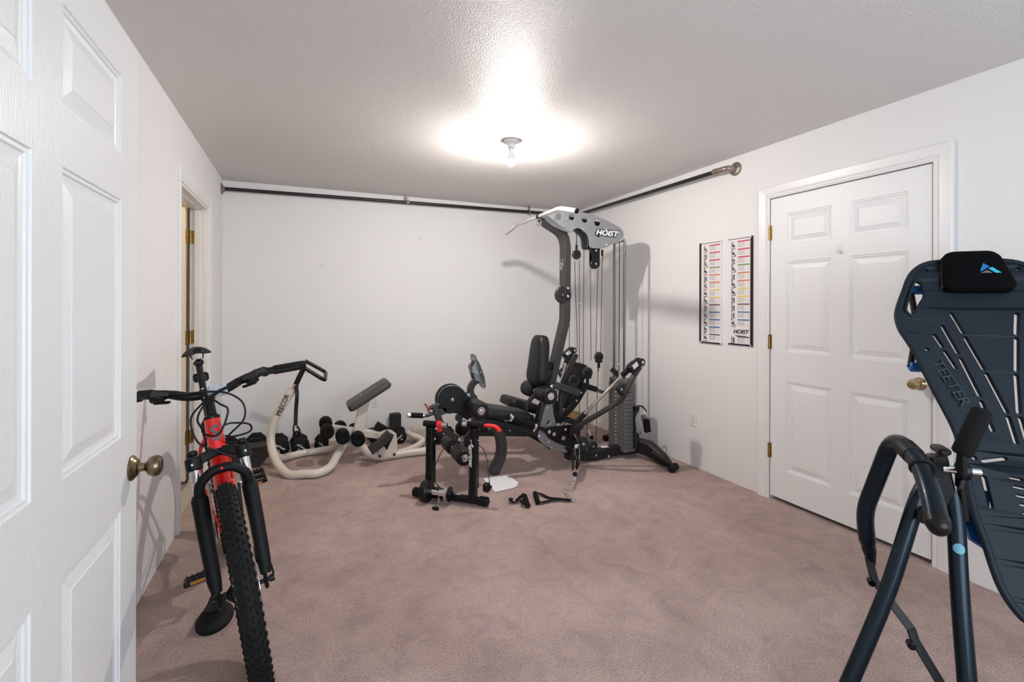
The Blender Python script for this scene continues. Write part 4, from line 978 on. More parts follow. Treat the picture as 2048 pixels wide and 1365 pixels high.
# rubber riser block on the carpet
rb = U(430, 1232, z=.02); rb.z = 0
t = thing('wheel_riser', 'black rubber wheel riser block on the carpet behind the bike wheel', 'riser block', tuple(rb))
b = B(); rings = []; d_ = V(.38, -.92, 0).normalized(); s_ = V(.92, .38, 0)
rot = Matrix.Rotation(math.radians(84), 3, 'Z')
for h, a, c in ((0, .100, .066), (.014, .102, .068), (.020, .098, .064), (.026, .094, .060), (.036, .076, .046), (.052, .069, .041), (.060, .062, .036), (.062, .054, .030)):
    rings.append([rb + rot @ V(a * math.cos(2 * PI * k / 32), c * math.sin(2 * PI * k / 32), h) for k in range(32)])
b.loft(rings).build('base', RUBBER, t)
g = B(); rings = []
for k in range(9):
    x = -.062 + .124 * k / 8; rings.append([rb + rot @ V(x, y, .058 + z + .012 * abs(k - 4) / 4) for y, z in ((-.034, 0), (-.022, .012), (-.012, .004), (.012, .004), (.022, .012), (.034, 0), (.02, -.01), (-.02, -.01))])
g.loft(rings).build('wheel_groove', RUBBER, t)

# ================================================================ back stretcher
yS = 4.36
st_ = thing('stretch_trainer', 'cream tubular stretching bench with black foam rollers and a grey sloping pad', 'stretch machine', (.35, yS, 0))
R_ = .034
# front post and near floor loop, one bent tube
post = [Y(585, 778, yS), Y(577.5, 791, yS), Y(565, 812, yS), Y(553, 833, yS), Y(544.5, 853, yS), Y(541.5, 872, yS), Y(542.5, 891, 4.34), Y(548, 913, 4.27), Y(561, 936, 4.17), Y(580, 950, 4.08), V(.005, 4.03, .036), V(.10, 4.01, .035), V(.19, 4.08, .05), V(.255, 4.22, .10), V(.31, 4.32, .145), V(.40, 4.36, .16)]
B().tube(cat(post, 5), R_ * .95, 18, scale=None).build('frame_tube', CREAM, st_, 1)
far = [Y(548, 908, 4.29), Y(560, 916, 4.36), V(-.12, 4.53, .040), V(-.02, 4.60, .035), V(.13, 4.62, .036), V(.25, 4.58, .06), V(.32, 4.48, .12), V(.38, 4.40, .16)]
B().tube(cat(far, 5), R_ * .85, 18).build('frame_tube', CREAM, st_, 1)
rear = [V(.36, 4.36, .17), V(.44, 4.33, .13), V(.52, 4.27, .055), V(.62, 4.24, .035), V(.80, 4.255, .035), V(.93, 4.255, .035), V(1.06, 4.25, .035)]
B().tube(cat(rear, 5), R_, 18).build('frame_tube', CREAM, st_, 1)
r2 = [V(.72, 4.26, .036), V(.86, 4.34, .036), V(.96, 4.42, .045), V(1.02, 4.52, .06), V(.97, 4.62, .075), V(.93, 4.70, .09)]
B().tube(cat(r2, 5), R_ * .85, 18).build('frame_tube', CREAM, st_, 1)
fpl = [U(825, 865, z=.14), U(850, 862, z=.14), U(850, 880, z=.055), U(826, 884, z=.055)]
c = V(1.02, 4.66, .085)
B().box(c, (.15, .06, .12), Matrix.Rotation(math.radians(-14), 3, 'Z'), bev=.01).build('foot_plate', mat('cream_rubber', (.50, .46, .38), .7, var=.15, vscale=20), st_)
# beam with rollers
bm0, bm1 = V(.215, 4.40, .275), V(.70, 4.33, .175)
B().bar([bm0, bm1], .07, .06, up=V(0, 0, 1), c=.1).build('main_beam', CREAM, st_)
B().bar([V(.36, 4.37, .16), V(.40, 4.37, .235)], .10, .05, up=V(0, 1, 0)).build('beam_bracket', CREAM, st_)
for px, py, r in ((655, 867, .054), (686.5, 877, .056), (717.5, 882, .056)):
    e = Y(px, py, 4.17)
    roller(e, V(0, 1, 0), .135, r, st_, FOAM, False); roller(e + V(0, .29, 0), V(0, 1, 0), .135, r, st_, FOAM, False)
    B().cyl(e + V(0, .02, 0), e + V(0, .42, 0), .012, seg=10).build('roller_axle', CREAM, st_)
# pad and its post
B().bar([Y(716, 868, 4.33), Y(731, 790, 4.33)], .085, .05, up=V(0, 1, 0), c=.1).build('pad_post', CREAM, st_)
a, c = Y(703, 817, 4.22), Y(776, 770, 4.22); dv = (c - a); nv = V(-dv.z, 0, dv.x).normalized()
pad('pad', V((a.x + c.x) / 2, 4.33, (a.z + c.z) / 2), dv, (0, 1, 0), nv, dv.length + .05, .25, .065, VINYLG, st_, .035)
bolt(Y(782, 768, 4.20), (0, -1, 0), .006, .004, CHROME, st_)
# side plate assembly with pedal
plateY('hinge_plate', [(760, 912), (756, 878), (757, 868), (766, 862), (780, 860), (790, 866), (793, 872), (792.5, 912), (777, 914)], 4.20, .012, CREAM, st_, [], 3)
curve = [(758, 880), (763, 870), (772, 865), (781, 866), (788, 871), (774, 901)]
P = [(q.x, q.z) for q in YS(curve, 4.192)]
curve_mesh('hinge_recess', [P], (0, 4.192, 0), (1, 0, 0), (0, 0, 1), .003, DARKV, st_)
plateY('hinge_plate', [(760, 905), (756, 878), (757, 868), (766, 862), (780, 860), (790, 866), (793, 872), (792.5, 905)], 4.31, .012, CREAM, st_, [], 3)
for a_, c_ in ((759.8, 913), (788.4, 909.5)): bolt(Y(a_, c_, 4.19), (0, -1, 0), .011, .006, BLACK, st_)
B().bar([Y(740, 902, 4.12), Y(757, 890, 4.12), Y(770, 878, 4.12), Y(780, 867, 4.12)], .055, .10, up=V(0, 1, 0), c=.1).build('pedal_block', mat('pedal_black', (.018, .018, .02), .6), st_)
B().bar([Y(767, 850, 4.36), Y(758, 864, 4.36)], .12, .05, up=V(0, 1, 0)).build('rear_wedge', BLACK, st_)
# handle: black sleeve, tee and loop
B().tube([Y(588, 778, yS), Y(592, 769, yS)], .028, 18).build('post_collar', CHROME, st_)
B().tube([Y(590, 774, yS), Y(599, 754, yS), Y(607, 738, yS)], .021, 16).build('handle_stem', SATIN, st_)
hl = [V(*Y(608, 735, yS)), Y(655, 765, 4.22) + V(0, 0, .0), Y(648, 752, 4.50), Y(608, 727, 4.50)]
a = Y(607, 735, 4.24); e1 = Y(650, 762, 4.24); e2 = Y(652, 745, 4.52); e3 = Y(610, 722, 4.50)
B().tube(fil([a, e1, e2, e3], .05, 6), .0155, 14).build('handle_loop', SATIN, st_)
for a_, c_ in ((563, 801), (561, 805.5)): B().cyl(Y(a_, c_, yS - .01), Y(a_ + 2, c_ + 1, yS - .01), .007, seg=8).build('screw', BLACK, st_)
ctr = Y(566, 811, yS - .034); d_ = (Y(575, 784, yS) - Y(557, 824, yS)).normalized()
text('lettering', 'PRECOR', ctr, d_, V(-d_.z, 0, d_.x), .052, mat('ink_black', (.02, .02, .02), .5), st_, off=.0012, sx=.92)
# strap hanging from the handle down to its loop
sx = thing('stretch_strap', 'black strap with a knotted loop hanging from the handle of the stretching bench', 'strap', tuple(Y(594, 850, 4.30)))
B().bar(cat([Y(592, 772, 4.33), Y(594, 790, 4.31), Y(592, 820, 4.31), Y(591, 852, 4.30)], 5), .030, .004, up=V(0, 1, 0)).build('webbing', SATIN, sx)
B().bar(cat([Y(588, 850, 4.30), Y(587, 862, 4.30), Y(591, 874, 4.30), Y(599, 872, 4.30), Y(599, 860, 4.30), Y(594, 853, 4.30)], 5), .012, .05, up=V(0, 1, 0)).ball(Y(593, 870, 4.31), .030, (1, .5, 1.1)).build('knotted_loop', SATIN, sx)

# ================================================================ dumbbells
def hexbell(name, c, yaw, roll, r, L, label, txt=None, hl=None, sides=8, trot=0):
    """axis along local y; c = floor point under the centre"""
    t = thing(name, label, 'dumbbell', tuple(c), 'dumbbells along the back wall', world=False)
    t.rotation_euler = (0, 0, yaw); hw = r * .95
    rr = r / math.cos(PI / sides)
    for s in (-1, 1):
        rings = []
        y0 = s * L / 2; y1 = s * (L / 2 - hw)
        for yy, k in ((y0, .72), (y0 - s * .010, .90), (y0 - s * .022, 1), (y1 + s * .018, 1), (y1 + s * .006, .88), (y1, .6)):
            rings.append([V(rr * k * math.cos(2 * PI * (j + .5) / sides + roll), yy, r + rr * k * math.sin(2 * PI * (j + .5) / sides + roll)) for j in range(sides)])
        B().loft(rings).build('weight_head', RUBBER, t, .9)
    B().lathe(V(0, -L / 2 + hw * .9, r), (0, 1, 0), [(0, .014), (.02, .0135), ((L - 2 * hw) / 2 + .005, .0165), (L - 1.9 * hw, .0135), (L - 1.8 * hw, .014)], 16).build('grip_bar', STEEL, t)
    if txt:
        ca, sa = math.cos(trot), math.sin(trot)
        text('lettering', 'saOgear', V(-.0, -L / 2 - .001, r) + V(-sa, 0, ca) * r * .12, (ca, 0, sa), (-sa, 0, ca), r * .34, WHITEP, t, off=.0005)
        text('lettering', txt, V(-.0, -L / 2 - .001, r) - V(-sa, 0, ca) * r * .38, (ca, 0, sa), (-sa, 0, ca), r * .38, WHITEP, t, off=.0005)
    return t
hexbell('dumbbell', (-.60, 4.93, 0), .15, 0, .068, .25, 'black octagonal dumbbell furthest left, mostly hidden behind the bike fork', None)
hexbell('dumbbell', (-.395, 4.86, 0), .02, 0, .082, .27, 'large black octagonal dumbbell standing behind the dark brown block', None)
hexbell('dumbbell', (-.205, 4.80, 0), .10, 0, .078, .25, 'black dumbbell framed between the cream post and the wall, left of the strap', '20', trot=-.6)
hexbell('dumbbell', (-.035, 4.76, 0), .08, .2, .074, .24, 'black 20 pound dumbbell under the hanging strap', '20', trot=-.65)
hexbell('dumbbell', (.150, 4.80, 0), -.05, .1, .060, .22, 'black dumbbell half hidden by the leftmost foam roller', '15', trot=-.8)
hexbell('dumbbell', (.62, 4.86, 0), .1, .1, .058, .22, 'black dumbbell seen behind the beam of the cream bench', None)
hexbell('dumbbell', (.855, 4.79, 0), -.12, .1, .062, .24, 'black 15 pound dumbbell in front of the upright black block', '15', trot=.75)
hexbell('dumbbell', (1.235, 4.60, 0), -.9, 0, .066, .24, 'black dumbbell on the floor behind the bike trainer and leg rollers', None)
hexbell('dumbbell', (1.50, 4.66, 0), .2, 0, .075, .24, 'black dumbbell behind the curved arm of the weight machine', None)
# blocks
t = thing('foam_block', 'tall black foam block standing on end against the back wall', 'foam block', (.845, 4.97, 0))
B().box((.845, 4.965, .118), (.108, .076, .236), Matrix.Rotation(.10, 3, 'Z'), bev=.012).build('block', mat('foam_black', (.016, .017, .018), .8), t)
q = U(504, 918, y=4.44)
t = thing('plyo_block', 'low dark brown block with cut corners in front of the leftmost dumbbells', 'exercise block', (-.39, 4.50, 0))
pr = [(-.19, .165), (.125, .165), (.125, .05), (.085, .0), (-.19, 0)]
B().prism([V(-.42 + a * 1.0, 4.45, z) for a, z in pr], V(.03, .17, 0)).build('block', BOXM, t, 0)
B().prism([V(-.42 - .185, 4.447, .150), V(-.42 + .12, 4.447, .150), V(-.42 + .12, 4.447, .155), V(-.42 - .185, 4.447, .155)], V(.0, .004, 0)).build('seam', BLACK, t, 0)

# ================================================================ bike trainer stand
e0, e1 = V(.700, 3.365, .034), V(1.115, 2.995, .034); bd = (e1 - e0).normalized(); fd = V(bd.y, -bd.x, 0)
if fd.y > 0: fd = -fd
tr = thing('bike_trainer', 'black folding bike trainer stand with red clamps standing on the carpet', 'bike stand', ((e0.x + e1.x) / 2, (e0.y + e1.y) / 2, 0))
B().bar([e0 + bd * .03, e1 - bd * .03], .045, .045, up=V(0, 0, 1), c=.25).build('floor_bar', SATIN, tr)
for p, s in ((e0, 1), (e1, -1)): B().cyl(p, p + bd * (.065 * s), .031, seg=20, bev=.006).build('rubber_foot', RUBBER, tr)
B().box(e0.lerp(e1, .60) + V(0, 0, .024), (.045, .018, .001), Matrix.Rotation(math.atan2(bd.y, bd.x), 3, 'Z')).build('warning_label', WHITEP, tr)
lA, lB = e0.lerp(e1, .215), e0.lerp(e1, .80)
for p, h in ((lA, .455), (lB, .475)):
    bk = -fd
    b = B().bar([p + V(0, 0, 0), p + bk * .015 + V(0, 0, h * .35), p + bk * .02 + V(0, 0, h * .7), p + bk * .02 + V(0, 0, h)], .05, .062, up=fd, c=.2); b.build('upright', SATIN, tr)
    B().bar([p + bk * .062 + V(0, 0, .06), p + bk * .062 + V(0, 0, h * .93)], .03, .02, up=fd, c=.2).build('folded_leg', BLACK, tr)
    bolt(p + bk * .03 + bd * .026 + V(0, 0, h - .085), bd, .009, .008, CHROME, tr)
tA, tB = lA - fd * .02 + V(0, 0, .475), lB - fd * .02 + V(0, 0, .495)
B().cyl(tA - bd * .05, tA + bd * .06, .022, seg=18, bev=.002).build('clamp_tube', SATIN, tr)
B().cyl(tA + bd * .055, tA + bd * .085, .024, seg=18).bar([tA + bd * .07, tA + bd * .07 + V(0, 0, -.045)], .028, .03, up=bd).build('clamp_ring', REDP, tr)
B().cyl(tA + bd * .08, tA + bd * .125, .016, seg=14, bev=.003).build('clamp_cup', CHROME, tr)
B().cyl(tB - bd * .045, tB + bd * .075, .022, seg=18, bev=.002).cyl(tB + bd * .05 - V(0, 0, .02), tB + bd * .09 - V(0, 0, .02), .026, seg=16).build('clamp_tube', SATIN, tr)
B().cyl(tB - bd * .085, tB - bd * .045, .018, seg=14, bev=.003).build('clamp_cup', CHROME, tr)
B().bar(cat([tB + bd * .075, tB + bd * .11 + V(0, 0, .002), tB + bd * .155 - V(0, 0, .002), tB + bd * .185 - V(0, 0, .03)], 4), .035, .020, up=V(0, 0, 1), c=.3).build('clamp_lever', REDP, tr)
u0 = e0.lerp(e1, .245) + fd * .055 + V(0, 0, .040)
B().lathe(u0 - bd * .035, bd, [(0, .035), (.004, .068), (.016, .074), (.046, .074), (.056, .066), (.060, .03)], 36).build('resistance_drum', BLACK, tr)
B().cyl(u0 + bd * .02, u0 + bd * .145, .021, seg=20).build('roller', CHROME, tr)
fw = B().lathe(u0 + bd * .145, bd, [(0, .05), (.002, .060), (.020, .060), (.022, .055), (.018, .03), (.022, .012)], 36).build('flywheel', STEEL, tr)
B().lathe(u0 + bd * .163, bd, [(0, .053), (.004, .050), (.004, .015), (.010, .012), (.010, .004)], 30).build('flywheel_face', BLACK, fw)
B().bar([u0 + bd * .06 - V(0, 0, .0), u0 + bd * .08 - fd * .03 - V(0, 0, .0)], .06, .05, up=V(0, 0, 1)).build('unit_bracket', BLACK, tr)
B().tube([u0 + bd * .085 - V(0, 0, .02), u0 + bd * .105 + fd * .035 - V(0, 0, .045), u0 + bd * .115 + fd * .10 + V(0, 0, -.062)], .006, 8).build('adjuster_rod', STEEL, tr)
p = u0 + bd * .115 + fd * .10; p.z = .012
B().cyl(p - bd * .022, p + bd * .022, .0105, seg=14, bev=.003).build('adjuster_knob', RUBBER, tr)
B().tube(cat([tA + V(0, 0, -.30) - fd * .05, u0 + bd * .05 + V(0, 0, .11), u0 + bd * .06 + V(0, 0, .06)], 4), .003, 6).build('cable', SATIN, tr)
B().tube(cat([u0 + bd * .055 + V(0, 0, .07), u0 + bd * .06 + V(0, 0, .18), u0 + bd * .12 + V(0, 0, .30) - fd * .08, lB + V(0, 0, .34) - fd * .09, lB + bd * .07 + V(0, 0, .25) - fd * .08, lB + bd * .10 + V(0, 0, .10) - fd * .05], 6), .003, 6).build('cable', SATIN, tr)
B().tube(cat([u0 + bd * .06 + V(0, 0, .06), u0 + bd * .10 - fd * .04 + V(0, 0, .01), u0 + bd * .25 - fd * .07 + V(0, 0, -.03), lB - fd * .05 + V(0, 0, .0)], 5), .003, 6).build('cable', SATIN, tr)
q = lB + bd * .075 - fd * .06 + V(0, 0, .07); B().box(q, (.05, .035, .06), bev=.01).cyl(q - V(0, 0, .03), q + V(.03, 0, .01), .014, seg=12).build('remote_shifter', SATIN, tr)
text('lettering', 'Sportneer', lB - fd * (-.034) + V(0, 0, .30) + fd * .0 , V(0, 0, -1), bd, .042, WHITEP, tr, off=.0006, sx=.85)
pc = lB + fd * .033 + V(0, 0, .395); B().bar([pc + bd * .0, pc + V(0, 0, -.018) + bd * .007, pc + V(0, 0, -.03) - bd * .012], .004, .001, up=fd).bar([pc + V(0, 0, -.018) + bd * .007, pc + V(0, 0, -.03) + bd * .018], .004, .001, up=fd).ball(pc + V(0, 0, .008), .004).build('runner_emblem', WHITEP, tr)

# ================================================================ loose things on the carpet
t = thing('paper_sheet', 'white sheet of paper with cut corners flat on the carpet by the machine leg', 'paper', (1.37, 3.36, 0))
P = [U(a, c, z=.004) for a, c in ((966, 958), (990, 985), (1026, 977), (1033.5, 973.5), (1037, 966), (1016, 951.5))]
B().prism(P, V(0, 0, .0015)).build('sheet', PAPER, t, 0)
def ribbon(L, w, z=.004, th=.003):
    return B().bar(cat(L, 5), w, th, up=V(0, 0, 1), c=.3)
t = thing('cable_handle', 'short black strap handle curled up on the carpet, left of the chained one', 'handle', tuple(U(1040, 1000, z=0)))
a, c = U(1049, 992, z=.020), U(1055.5, 1011, z=.020)
B().cyl(a, c, .0165, seg=20, bev=.003).build('grip', FOAM, t); B().cyl(c + (a - c) * .02, c + (c - a) * .06, .0175, seg=20, bev=.003).build('grip_end', RUBBER, t)
ribbon([a + V(0, 0, .014), U(1041, 995, z=.03), U(1034, 1001, z=.02), U(1027, 1005, z=.012), U(1021, 1001, z=.022), U(1023, 997, z=.028)], .030).build('strap', SATIN, t)
ribbon([U(1042, 1001, z=.03), U(1046, 1008, z=.022), c], .022).build('strap', SATIN, t)
B().torus(U(1029, 1001, z=.03), (1, 0, .3), .009, .003, 16, 8).build('ring', CHROME, t)
t = thing('cable_handle', 'black triangular strap handle lying on the carpet, joined to the chain', 'handle', tuple(U(1100, 997, z=0)))
a, c = U(1070, 987, z=.018), U(1076, 1006, z=.018)
B().cyl(a, c, .0165, seg=20, bev=.003).build('grip', FOAM, t)
ribbon([a + V(0, 0, .005), U(1083, 989, z=.014), U(1098, 996, z=.010), U(1120, 998, z=.010), U(1142, 1001, z=.010)], .026).build('strap', SATIN, t)
ribbon([c + V(0, 0, .005), U(1086, 1005, z=.012), U(1103, 1001.5, z=.012), U(1122, 999, z=.015), U(1141, 1002, z=.013)], .026).build('strap', SATIN, t)
B().torus(U(1147, 1000.5, z=.012), (.2, 0, 1), .017, .0035, 24, 8).build('ring', CHROME, t)
ch = thing('chain', 'short steel chain running from the machine cable hook to the strap handle', 'chain', tuple(U(1140, 985, z=0)))
path = cat([hk + V(0, -.006, -.028), U(1143, 968, z=.055), U(1134, 972, z=.03), U(1129, 980, z=.012), U(1131, 987, z=.010), U(1138, 994, z=.010), U(1146, 999, z=.014)], 12)
tot = sum((path[i + 1] - path[i]).length for i in range(len(path) - 1)); NL = 17; step = tot / NL; acc = 0; nxt = step * 1.6; k = 0
B().tube(cat([path[0], path[6] + V(0, 0, .008), path[14], path[8] - V(0, 0, .008)], 4, True), .003, 8, closed=True).build('snap_link', CHROME, ch)
for i in range(len(path) - 1):
    L_ = (path[i + 1] - path[i]).length
    while acc + L_ > nxt:
        p = path[i].lerp(path[i + 1], (nxt - acc) / L_); d = (path[i + 1] - path[i]).normalized(); s1, u1 = basis(d)
        n1 = (s1 * math.cos(.7 + k * PI / 2) + u1 * math.sin(.7 + k * PI / 2)); o1 = d.cross(n1)
        lk = [p + d * (.0145 * math.cos(a)) + n1 * (.0085 * math.sin(a)) for a in [2 * PI * j / 14 for j in range(14)]]
        B().tube(lk, .0027, 6, closed=True).build('link', CHROME, ch); nxt += step; k += 1
    acc += L_
t = thing('straight_bar', 'small chrome bar with black end lying on the carpet behind the machine pulleys', 'exercise bar', (2.60, 4.20, 0))
a, c = U(1176, 862, z=.022), U(1183, 875, z=.022)
B().cyl(a, c, .018, seg=16, bev=.003).torus(a + V(.05, .0, -.004), (0, 0, 1), .018, .003, 18, 6).build('bar', STEEL, t); B().cyl(c, c + (c - a).normalized() * .022, .019, seg=16, bev=.003).build('end_cap', RUBBER, t)
t = thing('wooden_wedge', 'tan wooden wedge on the carpet behind the machine near the corner', 'wood block', (2.35, 4.75, 0))
a = U(1133, 833, z=.05); a.z = 0
B().prism([a + V(-.10, .10, .02), a + V(.12, .10, .02), a + V(.12, .10, .11), a + V(.02, .10, .13)], V(.04, -.12, 0)).build('wedge', WOOD, t, 0)
for p in t.children: p.location.z = -.02

# ================================================================ inversion table
u_ = V(.707, .707, 0); l_ = V(.707, -.707, 0)
TT = U(1926, 509, z=1.55); TT = CAM + (CF + CR * ((1926 - 1024) / FOC) + CD * ((509 - PY0) / FOC)) * 2.1
tau = math.radians(30.5); dn = -u_ * math.sin(tau) - V(0, 0, 1) * math.cos(tau)    # down the board
bn = l_.cross(dn).normalized()
if bn.dot(u_) > 0: bn = -bn                                                         # outward, towards the room
inv = thing('inversion_table', 'slate blue plastic inversion table on dark tubular legs beside the panelled door', 'inversion table', (1.95, 1.0, 0))
def bq(px, py):
    p = UP(px, py, TT, bn) - TT; return (p.dot(l_), p.dot(dn))
left = [(1926, 521), (1900, 524), (1875, 528), (1850, 533), (1828, 545), (1812, 565), (1800, 595), (1789, 625), (1786, 645), (1792, 668), (1806, 690), (1822, 715), (1840, 750), (1862, 790), (1885, 830), (1902, 862), (1912, 890), (1920, 930), (1928, 975), (1937, 1020), (1950, 1060), (1962, 1090), (1975, 1130), (1990, 1170), (2010, 1205), (2035, 1235), (2048, 1245)]
lp = [bq(a, c) for a, c in left]
lp = [(min(s, -.0) if i else -.0, t) for i, (s, t) in enumerate(lp)]
lp = lp + [(lp[-1][0] * .55, lp[-1][1] + .035), (-.0, lp[-1][1] + .045)]
rp = [(-s, t) for s, t in lp[1:-1]]
out = [(q.x, q.y) for q in cat([V(s, t, 0) for s, t in lp[:-1]] + [V(0, lp[-1][1], 0)] + [V(s, t, 0) for s, t in reversed(rp)], 3, True)]
def slot(p, q, w=.0125, n=4):
    a, c = V(*bq(*p), 0), V(*bq(*q), 0); d = (c - a).normalized(); m = V(-d.y, d.x, 0) * w / 2; r = []
    for k in range(n + 1):
        t = PI * (k / n) + PI / 2; r.append(a + d * (math.cos(t) * w / 2) + m * math.sin(t))
    for k in range(n + 1):
        t = PI * (k / n) - PI / 2; r.append(c + d * (math.cos(t) * w / 2) + m * math.sin(t))
    return [(v.x, v.y) for v in r]
C3 = lambda x, y: (1780 + x / 3.413, 500 + y / 3.413)
sl_ = [(C3(406, 445), C3(486, 575)), (C3(342, 535), C3(448, 715)), (C3(285, 602), C3(340, 680)), (C3(358, 710), C3(432, 818)), (C3(503, 608), C3(628, 820)), (C3(470, 755), C3(598, 1002)), (C3(650, 855), C3(785, 1110)), (C3(612, 1045), C3(688, 1240)), (C3(797, 1150), C3(850, 1320))]
loops = [out]
hl_ = [bq(*C3(a, c)) for a, c in ((155, 240), (195, 250), (212, 300), (215, 350), (185, 400), (160, 450), (140, 488), (110, 482), (80, 450), (95, 385), (125, 300))]
hl_ = [(q.x, q.y) for q in cat([V(a, c, 0) for a, c in hl_], 3, True)]
for L in [hl_] + [slot(a, c) for a, c in sl_]:
    loops.append(L); loops.append([(-x, y) for x, y in reversed(L)])
s2 = [((1963, 925), (2008, 918)), ]
for L in [slot((1962, 925), (2007, 919), .012), slot((1963, 958), (1976, 1015), .014)]: loops.append(L); loops.append([(-x, y) for x, y in reversed(L)])
for px, py in ((1848.8, 547), (1847.5, 706), (1943, 919)):
    x, y = bq(px, py); loops.append(circ(x, y, .0075, 12)); loops.append(circ(-x, y, .0075, 12))
for k in range(5):   # lumbar louvres
    L = slot((2018 + k * 7, 957 + k * 18), (2040 + k * 7, 961 + k * 18), .009); loops.append(L); loops.append([(-x, y) for x, y in reversed(L)])
tmax = max(y for x, y in out)
def warp(v):
    x, y, z = v; f = y / tmax
    # shallow dish across, gentle S along
    edge = min(1, abs(x) / .17); dish = .030 * edge ** 2
    return V(x, y, z - dish + .0 * f)
cuts = [tmax * k / 14 for k in range(1, 14)]
# frame (ax=l_, ay=dn): az = ax x ay
az = l_.cross(dn); zs = 1 if az.dot(bn) > 0 else -1
board = curve_mesh('bed_board', loops, TT, l_, dn, .022, SLATE, inv, .004, cuts=cuts, warp=lambda v: V(v.x, v.y, v.z + zs * .022 * min(1.3, abs(v.x) / .2) ** 2))
def onb(px, py, h=0): return UP(px, py, TT, bn) + bn * h
def bl(s, t, h=0): return TT + l_ * s + dn * t + bn * h
# raised rim following the outline
rim = [bl(x * .99, y * .995 + .003, .010 + .022 * min(1.3, abs(x) / .2) ** 2) for x, y in out]
B().tube(rim, .012, 8, closed=True).build('board_rim', SLATE, inv, 1)
hr = [bl(x, y, .012 + .022 * min(1.3, abs(x) / .2) ** 2) for x, y in hl_]
B().tube(hr, .006, 8, closed=True).build('hand_hold_rim', SLATE, inv, 1)
# relief rings round the slots
for L in loops[3:21:2]:
    pass
# embossed name running down the left edge
a, c = onb(*C3(310, 815), .034), onb(*C3(470, 1050), .034); d = (c - a).normalized()
text('lettering', 'TEETER', (a + c) / 2, d, d.cross(bn) * -1 if (d.cross(bn)).dot(l_) < 0 else d.cross(bn), .052, mat('embossed_slate', (.018, .028, .042), .5), board, ext=.002, sx=1.1)
# headrest pillow
pc = [onb(*C3(a, c), .05) for a, c in ((340, 85), (480, 30), (640, 50), (800, 270), (770, 310), (600, 315), (400, 300), (362, 270))]
q = [(TT + (p - TT)) for p in pc]
s0 = [((p - TT).dot(l_), (p - TT).dot(dn)) for p in pc]
hx = (max(s for s, t in s0) - min(s for s, t in s0)) / 2; t0, t1 = min(t for s, t in s0), max(t for s, t in s0)
sc_ = sum(s for s, t in s0) / len(s0)
b = B(); rings = []
cw_ = .118; pcx = bq(1938, 550)[0]; tc_ = bq(1945, 555)[1]
pil = pad('headrest', bl(pcx, tc_, .040), dn, l_, bn, .195, .185, .062, mat('pillow_fabric', (.0025, .0025, .003), .9, spec=.08), inv, .04, taper=1.32, tz=1)
for dz in (-.006, .004): B().tube([bl(pcx - .094, tc_ - .075, .040 + dz), bl(pcx - .107, tc_, .040 + dz), bl(pcx - .119, tc_ + .078, .040 + dz)], .0016, 6).build('seam', mat('seam_grey', (.05, .05, .05), .7), pil)
# emblem: three-piece triangle
ec = bl(pcx + .028, tc_ + .010, .0735)
def tri_(pts, m):
    B().prism([ec + l_ * (a * .038) + dn * (c * .030) for a, c in pts], bn * .0012).build('emblem', m, pil, 0)
tri_([(-.18, -1), (.28, -.45), (-.55, .35), (-.62, .22)], MIDB)
tri_([(.10, -.10), (.45, -.35), (1.1, .6), (.62, .6)], CYAN)
tri_([(-.62, .6), (.35, .6), (-.02, .12)], GREYP)
# blue grips behind the board
for px, py in ((1826, 572), (1827, 727)):
    p = onb(px, py, -.035); B().cyl(p - l_ * .005, p + l_ * .07, .020, seg=18, bev=.006).build('back_grip', BLUE, inv)
B().tube(cat([onb(1826, 572, -.035), onb(1840, 640, -.05), onb(1827, 727, -.035)], 4), .012, 10).build('grip_rod', BLACK, inv)
B().prism([onb(1927, 960, -.04), onb(1936, 1030, -.04), onb(1952, 1075, -.04), onb(1990, 1100, -.04), onb(1990, 980, -.04)], -bn * .02).build('back_shield', BLUE, inv)
# side handles, hinge and frame
HD = .0265
end = CAM + (CF + CR * ((1877 - 1024) / FOC) + CD * ((1052 - PY0) / FOC)) * 1.27
mid = CAM + (CF + CR * ((1862 - 1024) / FOC) + CD * ((985 - PY0) / FOC)) * 1.34
m2 = CAM + (CF + CR * ((1840 - 1024) / FOC) + CD * ((925 - PY0) / FOC)) * 1.44
el = CAM + (CF + CR * ((1787 - 1024) / FOC) + CD * ((872 - PY0) / FOC)) * 1.60
k1 = CAM + (CF + CR * ((1729 - 1024) / FOC) + CD * ((1022 - PY0) / FOC)) * 1.72
k2 = CAM + (CF + CR * ((1733 - 1024) / FOC) + CD * ((1075 - PY0) / FOC)) * 1.73
k3 = CAM + (CF + CR * ((1744 - 1024) / FOC) + CD * ((1128 - PY0) / FOC)) * 1.74
pth = fil([end, mid, m2, el, k1, k2, k3], .075, 8)
sc = [1] * len(pth)
for i in range(len(pth)):
    if i > len(pth) - 5: sc[i] = .85
sc[-1] = .45
B().tube(pth, HD, 20, scale=sc).build('side_handle', TEETB, inv, 1)
B().cyl(end + (mid - end).normalized() * .03, end - (mid - end).normalized() * .004, HD * 1.06, seg=20, bev=.005).ball(end, HD * 1.0).build('handle_cap', SATIN, inv)
B().torus(m2.lerp(mid, .2), (mid - m2), HD + .001, .005, 24, 8).cyl(m2.lerp(el, .2), m2.lerp(el, .55), HD + .003, seg=20, bev=.003).build('handle_clamp', BLACK, inv)
apex = CAM + (CF + CR * ((1872 - 1024) / FOC) + CD * ((955 - PY0) / FOC)) * 1.64
f1 = CAM + (CF + CR * ((1672 - 1024) / FOC) + CD * ((1425 - PY0) / FOC)) * 1.562
f2 = CAM + (CF + CR * ((1948 - 1024) / FOC) + CD * ((1510 - PY0) / FOC)) * 1.40
f2.z = .02; f1.z = .02
